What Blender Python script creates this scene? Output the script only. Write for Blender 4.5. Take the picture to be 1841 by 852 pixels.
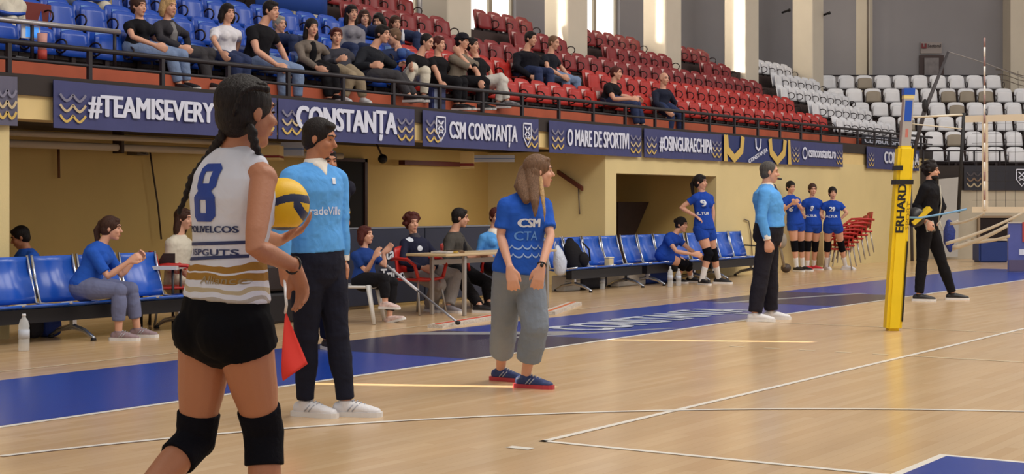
import bpy, bmesh, math, random
from mathutils import Vector, Matrix
from mathutils.bvhtree import BVHTree
random.seed(7)
for o in list(bpy.data.objects): bpy.data.objects.remove(o, do_unlink=True)
scene = bpy.context.scene
C = scene.collection
V = Vector
# ------------------------------------------------------------------ camera, world, light, exposure
F_PX = 2844.0; W_PX = 1841.0; CX = 920.5; HY = 365.0; CAM_H = 1.35
YAW = math.radians(33.5)                       # view direction turned from the long (X) axis of the hall
FWD = V((math.cos(YAW), math.sin(YAW), 0)); RGT = V((math.sin(YAW), -math.cos(YAW), 0)); UP = V((0, 0, 1))
CAM = V((0, 0, CAM_H))
cd = bpy.data.cameras.new('camera'); cam = bpy.data.objects.new('camera', cd); C.objects.link(cam)
cam.location = CAM; cam.rotation_euler = (math.pi/2, 0, YAW - math.pi/2)
cd.sensor_width = 36; cd.lens = 36*F_PX/W_PX; cd.shift_y = -(426-HY)/W_PX; cd.clip_end = 300; cd.clip_start = .05
scene.camera = cam
vs = scene.view_settings
scene.display_settings.display_device = 'sRGB'
vs.view_transform = 'Standard'; vs.look = 'None'; vs.gamma = 1; vs.use_curve_mapping = False
vs.exposure = 0.0
w = bpy.data.worlds.new('daylight'); scene.world = w; w.use_nodes = True
bg = w.node_tree.nodes['Background']; bg.inputs[0].default_value = (1.0, .955, .90, 1); bg.inputs[1].default_value = .58
def area(name, loc, aim, sx, sy, power, col=(1, .93, .84), spread=180):
    l = bpy.data.lights.new(name, 'AREA'); l.shape = 'RECTANGLE'; l.size = sx; l.size_y = sy; l.energy = power; l.color = col
    l.spread = math.radians(spread)
    o = bpy.data.objects.new(name, l); C.objects.link(o); o.location = loc
    o.rotation_euler = (V(aim)-V(loc)).to_track_quat('-Z', 'Y').to_euler()
    return o
area('hall_lamps_near', (9, 3, 10.5), (9.5, 5, 0), 9, 4, 620)
area('hall_lamps_middle', (19, 3, 10.5), (19, 6, 0), 9, 4, 620)
area('hall_lamps_far', (30, 3, 10.5), (31, 7, 0), 9, 4, 620)
SUN = V((.441, -.897, -.60)).normalized()        # the sun; only narrow gaps in the far window wall let it reach the floor
sl = bpy.data.lights.new('sun', 'SUN'); sl.energy = 15.0; sl.angle = math.radians(.15); sl.color = (1, .86, .66)
so_ = bpy.data.objects.new('sun', sl); C.objects.link(so_); so_.location = (0, 30, 30); so_.rotation_euler = SUN.to_track_quat('-Z', 'Y').to_euler()
for k_ in range(5):                               # added warm lamps inside the wall, standing in for sunlight on the pillar sides
    x_ = 26.98+4.13*k_; area('window_light', (x_-2.2, 18.2, 7.0), (x_, 16.8, 6.2), 1.2, 3.5, (42, 38, 34, 16, 8)[k_], (1, .86, .66), 70)
for k_ in range(3):                               # added narrow lamps in place of sun shafts, striping the pillar edges
    x_ = 26.98+4.13*k_; area('window_shaft', (x_-1.4, 17.9, 6.6), (x_, 16.66, 6.3), (.05, .05, .16)[k_], 5.5, (8, 6, 22)[k_], (1, .93, .80), 6)
# ------------------------------------------------------------------ pixel helpers: where a thing stands in the hall
def ray(px, py): return FWD + RGT*((px-CX)/F_PX) + UP*((HY-py)/F_PX)
def P(px, py, Z): return CAM + ray(px, py)*Z
def G(px, py, h=0.0): return P(px, py, (CAM_H-h)*F_PX/(py-HY))
def WY(px, py, Y):
    r = ray(px, py); return CAM + r*(Y/r.y)
def ZY(px, Y): return Y/ray(px, HY).y
def XY(px, Y): return WY(px, HY, Y).x
def near(p, px, py, L, s=0):
    r = ray(px, py); d = p-CAM; a = r.dot(r); b = r.dot(d); c = d.dot(d)-L*L
    disc = b*b-a*c
    if s == 0 or disc <= 0: return CAM+r*(b/a)
    q = math.sqrt(disc)
    return CAM+r*((b+q)/a if s > 0 else (b-q)/a)
# ------------------------------------------------------------------ materials
def lin(c):
    out = []
    for x in c:
        x /= 255.0
        out.append(x/12.92 if x <= .04045 else ((x+.055)/1.055)**2.4)
    return tuple(out)+(1,)
MATS = {}
def M(name, col, rough=.6, metal=0, bump=0, bscale=20, var=0, vscale=4, spec=.5, coat=0, trans=0, emit=0, alpha=1):
    if name in MATS: return MATS[name]
    m = bpy.data.materials.new(name); MATS[name] = m; m.use_nodes = True
    nt = m.node_tree; b = nt.nodes['Principled BSDF']
    b.inputs['Base Color'].default_value = lin(col); b.inputs['Roughness'].default_value = rough
    b.inputs['Metallic'].default_value = metal; b.inputs['Specular IOR Level'].default_value = spec
    b.inputs['Coat Weight'].default_value = coat; b.inputs['Transmission Weight'].default_value = trans
    b.inputs['Alpha'].default_value = alpha
    if emit:
        b.inputs['Emission Color'].default_value = lin(col); b.inputs['Emission Strength'].default_value = emit
    tc = nt.nodes.new('ShaderNodeTexCoord')
    if var:
        n = nt.nodes.new('ShaderNodeTexNoise'); n.inputs['Scale'].default_value = vscale; n.inputs['Detail'].default_value = 5
        nt.links.new(tc.outputs['Object'], n.inputs['Vector'])
        mp = nt.nodes.new('ShaderNodeMapRange'); mp.inputs[1].default_value = .25; mp.inputs[2].default_value = .75
        mp.inputs[3].default_value = 1-var; mp.inputs[4].default_value = 1+var
        nt.links.new(n.outputs[0], mp.inputs[0])
        mx = nt.nodes.new('ShaderNodeVectorMath'); mx.operation = 'SCALE'
        mx.inputs[0].default_value = lin(col)[:3]; nt.links.new(mp.outputs[0], mx.inputs['Scale'])
        nt.links.new(mx.outputs[0], b.inputs['Base Color'])
    if bump:
        n2 = nt.nodes.new('ShaderNodeTexNoise'); n2.inputs['Scale'].default_value = bscale; n2.inputs['Detail'].default_value = 3
        n2.inputs['Distortion'].default_value = .8
        nt.links.new(tc.outputs['Object'], n2.inputs['Vector'])
        bp = nt.nodes.new('ShaderNodeBump'); bp.inputs['Strength'].default_value = min(1, bump); bp.inputs['Distance'].default_value = .02
        nt.links.new(n2.outputs[0], bp.inputs['Height']); nt.links.new(bp.outputs[0], b.inputs['Normal'])
    return m
def cloth(name, col, **k): return M('cloth_'+name, col, rough=.85, bump=.5, bscale=k.pop('bscale', 9), var=.08, spec=.2, **k)
def hairm(name, col):
    key = 'hair_'+name
    if key in MATS: return MATS[key]
    m = M(key, col, rough=.5, spec=.25); nt = m.node_tree; b = nt.nodes['Principled BSDF']
    tc = nt.nodes.new('ShaderNodeTexCoord'); mp = nt.nodes.new('ShaderNodeMapping'); mp.inputs['Scale'].default_value = (60, 60, 7)
    n = nt.nodes.new('ShaderNodeTexNoise'); n.inputs['Scale'].default_value = 2.2; n.inputs['Detail'].default_value = 4; n.inputs['Distortion'].default_value = 1
    nt.links.new(tc.outputs['Object'], mp.inputs[0]); nt.links.new(mp.outputs[0], n.inputs['Vector'])
    r = nt.nodes.new('ShaderNodeValToRGB'); c = lin(col)
    r.color_ramp.elements[0].position = .3; r.color_ramp.elements[1].position = .75
    r.color_ramp.elements[0].color = tuple(x*.55 for x in c[:3])+(1,); r.color_ramp.elements[1].color = tuple(min(1, x*1.35+.002) for x in c[:3])+(1,)
    nt.links.new(n.outputs[0], r.inputs[0]); nt.links.new(r.outputs[0], b.inputs['Base Color'])
    bp = nt.nodes.new('ShaderNodeBump'); bp.inputs['Strength'].default_value = .8; bp.inputs['Distance'].default_value = .01
    nt.links.new(n.outputs[0], bp.inputs['Height']); nt.links.new(bp.outputs[0], b.inputs['Normal'])
    return m
# ------------------------------------------------------------------ mesh helpers
def NB(): return bmesh.new()
def obj(name, bm, mat=None, parent=None, origin=None, smooth=False, mods=()):
    me = bpy.data.meshes.new(name)
    if origin is not None: bmesh.ops.translate(bm, verts=bm.verts, vec=-V(origin))
    bmesh.ops.recalc_face_normals(bm, faces=bm.faces)
    bm.to_mesh(me); bm.free()
    if mat is not None:
        for mm in (mat if isinstance(mat, (list, tuple)) else [mat]): me.materials.append(mm)
    if smooth: me.polygons.foreach_set('use_smooth', [True]*len(me.polygons))
    o = bpy.data.objects.new(name, me); C.objects.link(o)
    if parent is not None: o.parent = parent
    elif origin is not None: o.location = origin
    return o
def tag(o, label, cat, group=None, kind=None):
    o['label'] = label; o['category'] = cat
    if group: o['group'] = group
    if kind: o['kind'] = kind
    return o
def thing(name, label, cat, loc=(0, 0, 0), rz=0, group=None):
    o = bpy.data.objects.new(name, None); C.objects.link(o); o.empty_display_size = .1
    o.location = loc; o.rotation_euler = (0, 0, rz)
    return tag(o, label, cat, group)
def struct(name, bm, m, origin=None):
    o = obj(name, bm, m, origin=origin); o['kind'] = 'structure'; return o
def box(bm, a, b, mi=0):
    x0, y0, z0 = a; x1, y1, z1 = b
    v = [bm.verts.new(p) for p in ((x0,y0,z0),(x1,y0,z0),(x1,y1,z0),(x0,y1,z0),(x0,y0,z1),(x1,y0,z1),(x1,y1,z1),(x0,y1,z1))]
    for f in ((0,3,2,1),(4,5,6,7),(0,1,5,4),(1,2,6,5),(2,3,7,6),(3,0,4,7)):
        bm.faces.new([v[i] for i in f]).material_index = mi
def rbox(bm, a, b, r=.01, seg=2, mi=0):
    t = bmesh.new(); box(t, a, b)
    bmesh.ops.bevel(t, geom=list(t.edges), offset=r, segments=seg, affect='EDGES', profile=.5)
    merge(bm, t, mi)
def merge(bm, t, mi=0, mat=None):
    mp = {}
    for v in t.verts: mp[v] = bm.verts.new(mat @ v.co if mat is not None else v.co)
    for f in t.faces:
        try:
            g = bm.faces.new([mp[v] for v in f.verts]); g.material_index = mi; g.smooth = f.smooth
        except ValueError: pass
    t.free()
def obox(bm, c, ax, ay, az, mi=0):
    """box from centre and three half-extent vectors"""
    c, ax, ay, az = V(c), V(ax), V(ay), V(az)
    v = [bm.verts.new(c+ax*i+ay*j+az*k) for k in (-1, 1) for (i, j) in ((-1,-1),(1,-1),(1,1),(-1,1))]
    for f in ((0,3,2,1),(4,5,6,7),(0,1,5,4),(1,2,6,5),(2,3,7,6),(3,0,4,7)):
        bm.faces.new([v[i] for i in f]).material_index = mi
def poly(bm, pts, mi=0):
    f = bm.faces.new([bm.verts.new(p) for p in pts]); f.material_index = mi; return f
def prism(bm, pts, d, mi=0):
    """polygon extruded by vector d"""
    a = [bm.verts.new(V(p)) for p in pts]; b = [bm.verts.new(V(p)+V(d)) for p in pts]; n = len(pts)
    bm.faces.new(a).material_index = mi; bm.faces.new(b[::-1]).material_index = mi
    for i in range(n): bm.faces.new((a[i], b[i], b[(i+1) % n], a[(i+1) % n])).material_index = mi
def loft(bm, pts, rad, side=None, cap=(1, 1), n=14, mi=0, smooth=True):
    pts = [V(p) for p in pts]; N = len(pts)
    rad = [(r, r) if isinstance(r, (int, float)) else r for r in rad]
    tan = []
    for i in range(N):
        t = (pts[min(N-1, i+1)]-pts[max(0, i-1)])
        tan.append(t.normalized() if t.length > 1e-6 else UP.copy())
    rings = []
    S = None
    for i in range(N):
        if side is not None: s = V(side[i]) if isinstance(side, (list, tuple)) and isinstance(side[0], Vector) else V(side)
        else:
            s = S if S is not None else (V((1, 0, 0)) if abs(tan[i].x) < .8 else V((0, 1, 0)))
        s = s - tan[i]*s.dot(tan[i])
        if s.length < 1e-5: s = tan[i].orthogonal()
        s.normalize(); S = s; q = tan[i].cross(s)
        rings.append((pts[i], s, q, rad[i][0], rad[i][1], tan[i]))
    seq = []
    if cap[0] == 1:
        p, s, q, a, b, t = rings[0]; m = min(a, b)
        for ang in (75, 50, 25): seq.append((p-t*m*math.sin(math.radians(ang)), s, q, a*math.cos(math.radians(ang)), b*math.cos(math.radians(ang))))
    seq += [r[:5] for r in rings]
    if cap[1] == 1:
        p, s, q, a, b, t = rings[-1]; m = min(a, b)
        for ang in (25, 50, 75): seq.append((p+t*m*math.sin(math.radians(ang)), s, q, a*math.cos(math.radians(ang)), b*math.cos(math.radians(ang))))
    vr = []
    for p, s, q, a, b in seq:
        vr.append([bm.verts.new(p+s*a*math.cos(2*math.pi*j/n)+q*b*math.sin(2*math.pi*j/n)) for j in range(n)])
    for i in range(len(vr)-1):
        for j in range(n):
            f = bm.faces.new((vr[i][j], vr[i][(j+1) % n], vr[i+1][(j+1) % n], vr[i+1][j])); f.material_index = mi; f.smooth = smooth
    f = bm.faces.new(vr[0][::-1]); f.material_index = mi
    f = bm.faces.new(vr[-1]); f.material_index = mi
def tube(bm, pts, r, n=8, mi=0): loft(bm, pts, [r]*len(pts), cap=(0, 0), n=n, mi=mi)
def ell(bm, c, r, ax=None, n=16, mi=0):
    t = bmesh.new(); bmesh.ops.create_uvsphere(t, u_segments=n, v_segments=max(6, n*2//3), radius=1)
    for f in t.faces: f.smooth = True
    if isinstance(r, (int, float)): r = (r, r, r)
    ax = ax or (V((1, 0, 0)), V((0, 1, 0)), UP)
    m = Matrix(((ax[0].x*r[0], ax[1].x*r[1], ax[2].x*r[2], c[0]), (ax[0].y*r[0], ax[1].y*r[1], ax[2].y*r[2], c[1]),
                (ax[0].z*r[0], ax[1].z*r[1], ax[2].z*r[2], c[2]), (0, 0, 0, 1)))
    merge(bm, t, mi, m)
def text_bm(s, bold=0.0, xs=1.0, spacing=1.0, depth=0.0):
    """lettering in the XY plane, centred, cap height about 1"""
    cu = bpy.data.curves.new('t', 'FONT'); cu.body = s; cu.size = 1.0; cu.align_x = 'CENTER'; cu.offset = bold if bold < .03 else 0.0
    cu.space_character = spacing; cu.extrude = depth; cu.resolution_u = 3
    o = bpy.data.objects.new('t', cu); C.objects.link(o)
    dg = bpy.context.evaluated_depsgraph_get(); me = bpy.data.meshes.new_from_object(o.evaluated_get(dg))
    bm = bmesh.new(); bm.from_mesh(me)
    bpy.data.objects.remove(o, do_unlink=True); bpy.data.meshes.remove(me); bpy.data.curves.remove(cu)
    for v in bm.verts: v.co.x *= xs
    if bold >= .03:                                  # heavy condensed lettering: the strokes widened sideways
        t2 = bm.copy(); n0 = list(bm.verts)
        for dx, dy, dz in ((-bold*1.2, .012, 1), (bold*1.2, .012, 2), (-bold*.7, -.012, 3), (bold*.7, -.012, 4)):
            t3 = t2.copy(); bmesh.ops.translate(t3, verts=t3.verts, vec=(dx, dy, dz)); merge(bm, t3)
        t2.free()
    if bm.verts:
        y0 = min(v.co.y for v in bm.verts); x0 = min(v.co.x for v in bm.verts); x1 = max(v.co.x for v in bm.verts)
        for v in bm.verts: v.co.x -= (x0+x1)/2
    return bm
def lettering(name, s, mat, parent, o, ex, ey, width, height, bold=.02, off=None, baseloc=True, spacing=1.0):
    """lettering centred at o (baseline), ex, ey unit vectors, scaled to width x cap height; parented, world coords minus parent loc"""
    bm = text_bm(s, bold, 1.0, spacing)
    xs = [v.co.x for v in bm.verts]; wd = max(xs)-min(xs); ys = [v.co.y for v in bm.verts if v.co.y > -.05]; hd = max(ys)
    ex, ey = V(ex), V(ey); o = V(o); ez = ex.cross(ey)
    for v in bm.verts: v.co = o+ex*(v.co.x/wd*width)+ey*(v.co.y/hd*height)+ez*v.co.z*.0008
    return bm
def dup(root, loc, rz=0, label=None, group=None, scale=None):
    r = root.copy(); C.objects.link(r); r.location = loc; r.rotation_euler = (0, 0, rz)
    if scale: r.scale = (scale,)*3
    if label: r['label'] = label
    if group: r['group'] = group
    for ch in list(root.children):
        c = ch.copy(); C.objects.link(c); c.parent = r
        for g in list(ch.children):
            d = g.copy(); C.objects.link(d); d.parent = c
    return r
# ================================================================== THE HALL
YW = 12.9            # balcony front / wall plane
YREC = 15.2          # back wall under the balcony
YOUT = 18.4          # outer window wall
TOPZ = 19.0
yellow = M('yellow_wall', (220, 200, 146), .75, var=.06, vscale=1.2, bump=.1, bscale=60)
yellow_in = M('ochre_recess_wall', (216, 186, 118), .8, var=.07, vscale=1.0)
cream = M('cream_pillar', (206, 196, 180), .8, var=.04, vscale=2)
greyw = M('grey_wall', (142, 139, 143), .85, var=.06, vscale=.7)
dark = M('dark_concrete', (48, 40, 38), .8, var=.1)
# floor: maple boards with its painted areas and lines in one mesh
def wood():
    m = M('maple_floor', (212, 170, 120), .22, spec=.5); nt = m.node_tree; b = nt.nodes['Principled BSDF']
    tc = nt.nodes.new('ShaderNodeTexCoord'); br = nt.nodes.new('ShaderNodeTexBrick')
    br.inputs['Scale'].default_value = 1; br.inputs['Brick Width'].default_value = 1.1; br.inputs['Row Height'].default_value = .075
    br.inputs['Mortar Size'].default_value = .0012; br.inputs['Mortar Smooth'].default_value = .5; br.inputs['Bias'].default_value = 0
    br.inputs['Color1'].default_value = lin((214, 183, 143)); br.inputs['Color2'].default_value = lin((205, 171, 129)); br.inputs['Mortar'].default_value = lin((188, 154, 112))
    nt.links.new(tc.outputs['Object'], br.inputs['Vector'])
    n = nt.nodes.new('ShaderNodeTexNoise'); n.inputs['Scale'].default_value = .5; n.inputs['Detail'].default_value = 6
    mp = nt.nodes.new('ShaderNodeMapping'); mp.inputs['Scale'].default_value = (1, 5, 1)
    nt.links.new(tc.outputs['Object'], mp.inputs[0]); nt.links.new(mp.outputs[0], n.inputs['Vector'])
    mr = nt.nodes.new('ShaderNodeMapRange'); mr.inputs[1].default_value = .3; mr.inputs[2].default_value = .7; mr.inputs[3].default_value = .93; mr.inputs[4].default_value = 1.06
    nt.links.new(n.outputs[0], mr.inputs[0])
    sc = nt.nodes.new('ShaderNodeVectorMath'); sc.operation = 'SCALE'
    nt.links.new(br.outputs['Color'], sc.inputs[0]); nt.links.new(mr.outputs[0], sc.inputs['Scale']); nt.links.new(sc.outputs[0], b.inputs['Base Color'])
    n3 = nt.nodes.new('ShaderNodeTexNoise'); n3.inputs['Scale'].default_value = 2.5
    nt.links.new(tc.outputs['Object'], n3.inputs['Vector'])
    bp = nt.nodes.new('ShaderNodeBump'); bp.inputs['Strength'].default_value = .08; bp.inputs['Distance'].default_value = .02
    nt.links.new(n3.outputs[0], bp.inputs['Height']); nt.links.new(bp.outputs[0], b.inputs['Normal'])
    return m
wline = M('white_line_paint', (238, 232, 222), .3)
cream_line = M('worn_line_paint', (232, 212, 178), .3)
bluep = M('blue_floor_paint', (20, 62, 158), .25, var=.06)
navyp = M('navy_floor_paint', (22, 30, 72), .25, var=.05)
greyp = M('grey_floor_paint', (150, 152, 158), .3)
bm = NB(); box(bm, (-14, -16, -.2), (64, 26, 0), 0)
def rect(x0, y0, x1, y1, mi, z=.002): poly(bm, [(x0, y0, z), (x1, y0, z), (x1, y1, z), (x0, y1, z)], mi)
BC = .32                                   # centre of the courts across the hall
rect(-1.5, 7.87, 32.5, 9.9, 3, .001)       # blue border band of the basketball court
rect(30.6, -9.5, 32.5, 7.87, 3, .001)
rect(11.2, 7.87, 13.6, 9.9, 4, .0014); rect(19.6, 7.87, 22.4, 9.9, 4, .0014)
poly(bm, [(12.9, 9.9, .0018), (13.25, 9.9, .0018), (14.2, 8.7, .0018), (14.2, 8.45, .0018), (13.9, 8.45, .0018)], 5)
poly(bm, [(13.1, 8.75, .0019), (15.2, 7.92, .0019), (15.2, 8.02, .0019), (13.1, 8.9, .0019)], 5)
poly(bm, [(19.3, 9.4, .0018), (22.6, 8.6, .0018), (22.6, 8.75, .0018), (19.3, 9.55, .0018)], 5)
rect(-1.5, 7.80, 30.6, 7.86, 1); rect(30.55, -7.2, 30.6, 7.8, 1)
rect(-1.5, 10.38, 34, 10.42, 2)
rect(7.55, BC+4.45, 25.55, BC+4.5, 1, .003); rect(7.55, BC-4.5, 7.6, BC+4.5, 1, .003); rect(7.55, BC-4.5, 25.55, BC-4.45, 1, .003); rect(25.5, BC-4.5, 25.55, BC+4.5, 1, .003)
rect(13.55, BC-4.5, 13.6, BC+4.45, 2, .0026); rect(19.5, BC-4.5, 19.55, BC+4.45, 2, .0026); rect(16.53, BC-7.5, 16.57, 7.8, 2, .0026)
for i in range(5): rect(13.55, BC+4.65+i*.35, 13.6, BC+4.8+i*.35, 2, .0026)
rect(2.55, -2.13, 8.35, 2.77, 1, .0034); rect(2.6, -2.08, 8.30, 2.72, 3, .0040)     # key of the basketball court
hx, hy = 4.12, BC
prev = None
for i in range(97):                        # three-point arc
    a = math.radians(-78+156*i/96); c, s = math.cos(a), math.sin(a)
    cur = [(hx+6.72*c, hy+6.72*s, .0045), (hx+6.77*c, hy+6.77*s, .0045)]
    if prev: poly(bm, [prev[0], prev[1], cur[1], cur[0]], 1)
    prev = cur
a0 = G(920, 805); rect(a0.x-.02, a0.y-.12, a0.x+.05, a0.y+.03, 1, .003)
floor = struct('floor', bm, [wood(), wline, cream_line, bluep, navyp, greyp])
tb = lettering('t', 'CONSTANȚA', wline, None, (16.3, 8.42, .004), (1, 0, 0), (0, 1, 0), 3.9, .78, bold=.035)
fl = obj('floor_lettering', tb, greyp if False else M('white_floor_letters', (205, 212, 228), .35), floor)

# walls ----------------------------------------------------------
bm = NB()
box(bm, (2, YW, 0), (10.4, YW+.35, 2.2))                              # wall left of the recess
struct('wall_side_left', bm, yellow)
XR = XY(1088, YW); XO0 = XY(1108, YW); XO1 = XY(1288, YW); XC = 35.2
# corner of the chamfered end: plane at depth ZC
ZC = 38.3
def SC(R, Z, h): return RGT*R+FWD*Z+UP*h                               # screen-aligned frame: right, depth, height
Rc = (FWD.y*ZC-YW)/(-RGT.y); cornerP = SC(Rc, ZC, 0)
bm = NB()
box(bm, (XR, YW, 0), (XO0, YW+.4, 2.2)); box(bm, (XO0, YW, 1.84), (XO1, YW+.4, 2.2)); box(bm, (XO1, YW, 0), (cornerP.x, YW+.4, 2.2))
box(bm, (XR, YW+.4, 0), (XR+.12, YREC, 2.2))                           # return wall of the recess with the hand rail
struct('wall_side', bm, yellow)
bm = NB()
box(bm, (2, YREC, 0), (XR, YREC+.2, 2.3)); box(bm, (XR, YREC, 0), (XO1+1.5, YREC+.2, 2.3))
box(bm, (XO1+.05, YW+.4, 0), (XO1+.2, YREC, 2.2)); box(bm, (9.6, YW+.35, 0), (9.8, YREC, 2.2))
struct('wall_recess', bm, yellow_in)
bm = NB(); box(bm, (2, YW+.02, 2.2), (38.5, YW+.45, 2.44)); struct('trim_1', bm, M('cream_fascia', (226, 200, 140), .7, var=.05))
bm = NB(); box(bm, (2, YW-.02, 2.44), (38.5, YREC+2.6, 2.65)); box(bm, (2, YW+.4, 2.22), (38.5, YREC+.3, 2.45)); struct('trim_2', bm, dark)
bm = NB(); box(bm, (10.4, YREC-.02, 0), (XR, YREC, .1)); struct('baseboard_recess', bm, M('brown_skirting', (110, 84, 50), .6))
# stepped stand along the side
rust = M('brick_red_riser', (176, 84, 56), .75, var=.15, vscale=3)
step = M('dark_step', (60, 44, 42), .8, var=.15)
NR = 5; Y0 = 13.45; RUN = .8; RISE = .42; H0 = 2.86
def side_end(n): return 38.35+.43*n
bm = NB()
for n in range(NR):
    x1 = side_end(n)+.4
    box(bm, (2, Y0+RUN*n, 2.6), (x1, Y0+RUN*n+.04, H0+RISE*n-.0), 0 if n == 0 else 1)
    box(bm, (2, Y0+RUN*n+.04, H0+RISE*n-.12), (x1, Y0+RUN*(n+1)+.04 if n < NR-1 else YOUT, H0+RISE*n), 1)
struct('floor_stand', bm, [rust, step])
# chamfered end: rows square to the view line
CR = 6; CZ0 = 38.75; CH0 = 2.73-.33-.16
bm = NB()
def cbox(bm, R0, R1, Za, Zb, h0, h1, mi=0):
    obox(bm, SC((R0+R1)/2, (Za+Zb)/2, (h0+h1)/2), RGT*(R1-R0)/2, FWD*(Zb-Za)/2, UP*(h1-h0)/2, mi)
R_END = 16.5
def cham_start(m): return [10.25, 9.95, 9.45, 8.95, 8.45, 7.9][m]
cbox(bm, Rc, R_END, ZC, ZC+.3, 0, 1.66, 0)
cbox(bm, Rc, R_END, ZC, ZC+.2, 1.66, CH0+.02, 1)
struct('wall_end', bm, [M('pale_end_wall', (188, 178, 160), .8, var=.05), dark])
bm = NB()
for m in range(CR):
    z = CZ0+RUN*m
    cbox(bm, cham_start(m)-.5, R_END, z-.15, z-.11, CH0+RISE*(m-1), CH0+RISE*m, 1 if m else 0)
    cbox(bm, cham_start(m)-.5, R_END, z-.11, z+RUN-.11 if m < CR-1 else 45.6, CH0+RISE*m-.1, CH0+RISE*m, 1)
struct('floor_end_stand', bm, [rust, step])
bm = NB(); cbox(bm, 5.0, 20, 45.6, 45.9, 2, TOPZ); struct('wall_end_upper', bm, greyw)
# outer wall with windows, pillars -------------------------------
PR = [23.6+4.13*k for k in range(-4, 6)]; PWID = .75
wins = [(17.0, 20.2), (21.3, 24.6), (25.5, 27.95), (29.4, 32.4)]
bm = NB(); xa = -16.0; SILL = 4.7; HEAD = 9.5
def slit(xs, za, zb, wd=.15):
    global xa
    box(bm, (xa, YOUT, 3.0), (xs, YOUT+.05, TOPZ)); box(bm, (xs, YOUT, 3.0), (xs+wd, YOUT+.05, za)); box(bm, (xs, YOUT, zb), (xs+wd, YOUT+.05, TOPZ)); xa = xs+wd
DY = YOUT-7.87
slit(8.9-.4916*DY, .669*DY, .669*(YOUT-6.1)); slit(13.45-.4916*DY, .669*DY, .669*(YOUT-6.0))
for a, b in wins:
    box(bm, (xa, YOUT, 3.0), (a, YOUT+.3, TOPZ)); box(bm, (a, YOUT, 3.0), (b, YOUT+.3, SILL)); box(bm, (a, YOUT, HEAD), (b, YOUT+.3, TOPZ)); xa = b
box(bm, (xa, YOUT, 3.0), (42.6, YOUT+.3, TOPZ))
struct('wall_outer', bm, greyw)
glass = bpy.data.materials.new('window_glass'); glass.use_nodes = True
nt = glass.node_tree; nt.nodes.clear(); outn = nt.nodes.new('ShaderNodeOutputMaterial'); mixn = nt.nodes.new('ShaderNodeMixShader')
tr = nt.nodes.new('ShaderNodeEmission'); tr.inputs[0].default_value = (1, .95, .86, 1); tr.inputs[1].default_value = 1.9; gl = nt.nodes.new('ShaderNodeBsdfGlossy'); gl.inputs['Roughness'].default_value = .05
mixn.inputs[0].default_value = .05; nt.links.new(tr.outputs[0], mixn.inputs[1]); nt.links.new(gl.outputs[0], mixn.inputs[2]); nt.links.new(mixn.outputs[0], outn.inputs[0])
frm = M('window_frame_paint', (170, 160, 142), .6)
for i, (a, b) in enumerate(wins):
    wd = thing('window_%d' % (i+1), 'tall', 'window', ((a+b)/2, YOUT+.15, SILL)); del wd['label']; del wd['category']; wd['kind'] = 'structure'
    hw = (b-a)/2; bm = NB(); npan = max(2, round((b-a)/.95))
    for j in range(npan+1):
        x = -hw+(b-a)*j/npan; box(bm, (x-.06, -.06, 0), (x+.06, .06, HEAD-SILL))
    for z in (0, 1.55, 3.1, 4.72): box(bm, (-hw, -.05, z), (hw, .05, z+.08))
    obj('window_frame', bm, frm, wd)
    bm = NB(); box(bm, (-hw, -.005, 0), (hw, .005, HEAD-SILL)); obj('window_pane', bm, glass, wd)
for k, p in enumerate(PR):
    if p < 8: continue
    bm = NB(); rbox(bm, (p-PWID, 16.5, 3.9), (p, 17.08, TOPZ), .02, 1)
    if p > 42: pass
    struct('wall_pillar_%d' % (k+1), bm, cream)
bm = NB(); cbox(bm, 14.15, 15.0, 44.9, 45.6, 4.3, TOPZ); struct('wall_pillar_20', bm, cream)

# door high in the end wall, with its sign
Zd = 45.58
d = thing('door_1', 'x', 'door', SC((1675-CX)/F_PX*Zd, Zd, 4.9)); del d['label']; del d['category']; d['kind'] = 'structure'
def scpx(px, py, Z): return P(px, py, Z)
def spoly(bm, pts, Z, mi=0, th=.03):
    prism(bm, [P(x, y, Z) for x, y in pts], FWD*th, mi)
def at_parent(bm, par): bmesh.ops.translate(bm, verts=bm.verts, vec=-par.location)
bm = NB(); spoly(bm, [(1653, 150), (1653, 99), (1697, 99), (1697, 150)], Zd-.06); at_parent(bm, d); obj('door_frame', bm, M('dark_brown_door', (62, 44, 44), .6), d)
bm = NB(); spoly(bm, [(1662, 150), (1662, 104), (1688, 104), (1688, 150)], Zd-.1); at_parent(bm, d); obj('door_panel', bm, M('grey_door_glass', (112, 104, 106), .4, var=.3, vscale=6), d)
t = thing('wall_sign', 'small pale sign with a red square above the door in the end wall', 'sign', P(1672, 83, Zd-.04))
bm = NB(); spoly(bm, [(1655, 96), (1655, 76), (1693, 76), (1693, 96)], Zd-.05); at_parent(bm, t); obj('board', bm, M('pale_sign', (150, 140, 138), .7), t)
bm = NB(); spoly(bm, [(1657, 87), (1657, 78), (1660, 78), (1660, 84), (1663, 84), (1663, 78), (1666, 78), (1666, 87)], Zd-.08); at_parent(bm, t); obj('red_mark', bm, M('dark_red_mark', (110, 30, 36), .6), t)
bm = lettering('t', 'Sectorul', None, None, P(1680, 85, Zd-.09), RGT, UP, .38, .1); at_parent(bm, t); obj('lettering', bm, M('dark_letters', (50, 36, 40), .6), t)
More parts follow.
